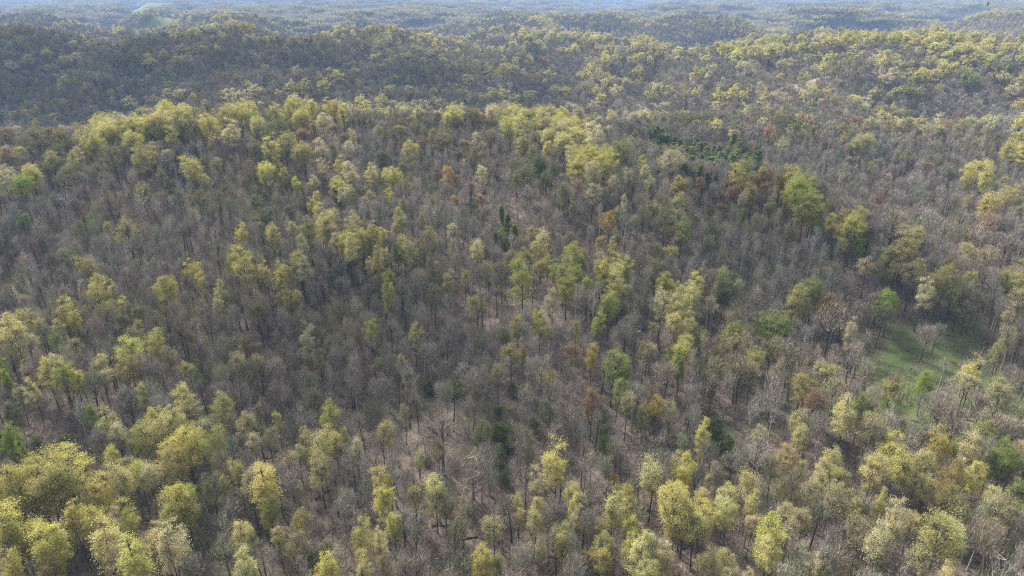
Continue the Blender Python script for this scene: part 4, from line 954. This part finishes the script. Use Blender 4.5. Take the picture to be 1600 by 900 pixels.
# ------------------------------------------------------------------ far farm buildings and the bird
M_WHITE = plain("white_siding", (.8, .8, .78)); M_ROOF = plain("grey_roof", (.25, .25, .27)); M_FEATHER = plain("black_feathers", (.012, .012, .013), .6)
M_GLASS = plain("dark_pane", (.04, .05, .06), .2)
for k, (px, py, lab) in enumerate([(156, 9, "tiny white farmhouse with grey roof, alone on the far hazy hill"), (112, 12, "tiny white barn on the hazy ridge, farther left of two by the valley"), (100, 13, "tiny white shed beside the barn on the hazy ridge")]):
    x, y, _ = cast([px], [py], 3.0)
    x, y = float(x[0]), float(y[0]); zb = float(height([x], [y])[0])
    w, l, hh = (7, 12, 6) if k == 0 else ((9, 16, 7) if k == 1 else (6, 9, 5))
    root = bpy.data.objects.new("farmhouse" if k == 0 else ("barn" if k == 1 else "shed"), None); root.location = (x, y, zb + 14 if False else zb); link(root)
    root["label"] = lab; root["category"] = "building"
    mb = MB()
    Vx = [(-l / 2, -w / 2, -3), (l / 2, -w / 2, -3), (l / 2, w / 2, -3), (-l / 2, w / 2, -3), (-l / 2, -w / 2, hh), (l / 2, -w / 2, hh), (l / 2, w / 2, hh), (-l / 2, w / 2, hh)]
    mb.add(Vx, [(0, 1, 5, 4), (1, 2, 6, 5), (2, 3, 7, 6), (3, 0, 4, 7)], 0, .5)
    mb.add([(-l / 2, -w / 2, hh), (-l / 2, w / 2, hh), (-l / 2, 0, hh + 2.8), (l / 2, -w / 2, hh), (l / 2, w / 2, hh), (l / 2, 0, hh + 2.8)], [(0, 1, 2), (3, 5, 4)], 0, .5)
    o = bpy.data.objects.new("wall", mb.mesh("wall", [M_WHITE])); o.parent = root; link(o)
    mb = MB(); e = .5
    for sgn in (-1, 1):
        mb.add([(-l / 2 - e, sgn * (w / 2 + e), hh - .3), (l / 2 + e, sgn * (w / 2 + e), hh - .3), (l / 2 + e, 0, hh + 3.05), (-l / 2 - e, 0, hh + 3.05)], [(0, 1, 2, 3)], 0, .5)
    o = bpy.data.objects.new("roof", mb.mesh("roof", [M_ROOF])); o.parent = root; link(o)
    for wx in (-l * .28, l * .28):
        mb = MB(); mb.add([(wx - .6, -w / 2 - .03, 2), (wx + .6, -w / 2 - .03, 2), (wx + .6, -w / 2 - .03, 3.6), (wx - .6, -w / 2 - .03, 3.6)], [(0, 1, 2, 3)], 0, .5)
        o = bpy.data.objects.new("window", mb.mesh("window", [M_GLASS])); o.parent = root; link(o)

dx, dy, dz = ray(1543.5, 6.5); t = 330.0
bird = bpy.data.objects.new("bird", None); bird.location = (float(dx * t), float(dy * t), float(CAM_Z + dz * t)); link(bird)
bird.rotation_euler = (math.radians(15), math.radians(-62), math.radians(40))
bird["label"] = "black soaring bird banking over the far hills"; bird["category"] = "bird"
mb = MB()
s = np.linspace(0, 1, 9); prof = np.array([.01, .055, .07, .10, .11, .10, .07, .05, .09]); yl = np.linspace(.38, -.42, 9)
tube(mb, np.stack([s * 0, yl, s * 0], 1), prof, 8, 0)
o = bpy.data.objects.new("body", mb.mesh("bird_body", [M_FEATHER])); o.parent = bird; link(o)
for sg in (-1, 1):
    mb = MB()
    top = np.array([(.05, .14, .02), (.35, .2, .1), (.6, .14, .16), (.85, .02, .2), (.82, -.12, .2), (.55, -.14, .14), (.3, -.16, .08), (.05, -.14, .02)]) * np.array([sg, 1, 1])
    Vw = np.concatenate([top + [0, 0, .012], top - [0, 0, .012]]); nn = len(top)
    mb.add(Vw, [tuple(range(nn))], 0, .5); mb.add(Vw * 1.0, [tuple(range(2 * nn - 1, nn - 1, -1))], 0, .5)
    mb.add(Vw, [(q, (q + 1) % nn, nn + (q + 1) % nn, nn + q) for q in range(nn)], 0, .5)
    o = bpy.data.objects.new("wing", mb.mesh("bird_wing", [M_FEATHER])); o.parent = bird; link(o)
print("TREES", len(TREES), "individual", len(chosen), {k: sum(1 for i in chosen if TREES[i]['kind'] == k) for k in LIMIT}, {k: sum(1 for i in range(len(TREES)) if inview[i] and TREES[i]['kind'] == k) for k in LIMIT}, "patches", len(qx), "brush", len(bx_))
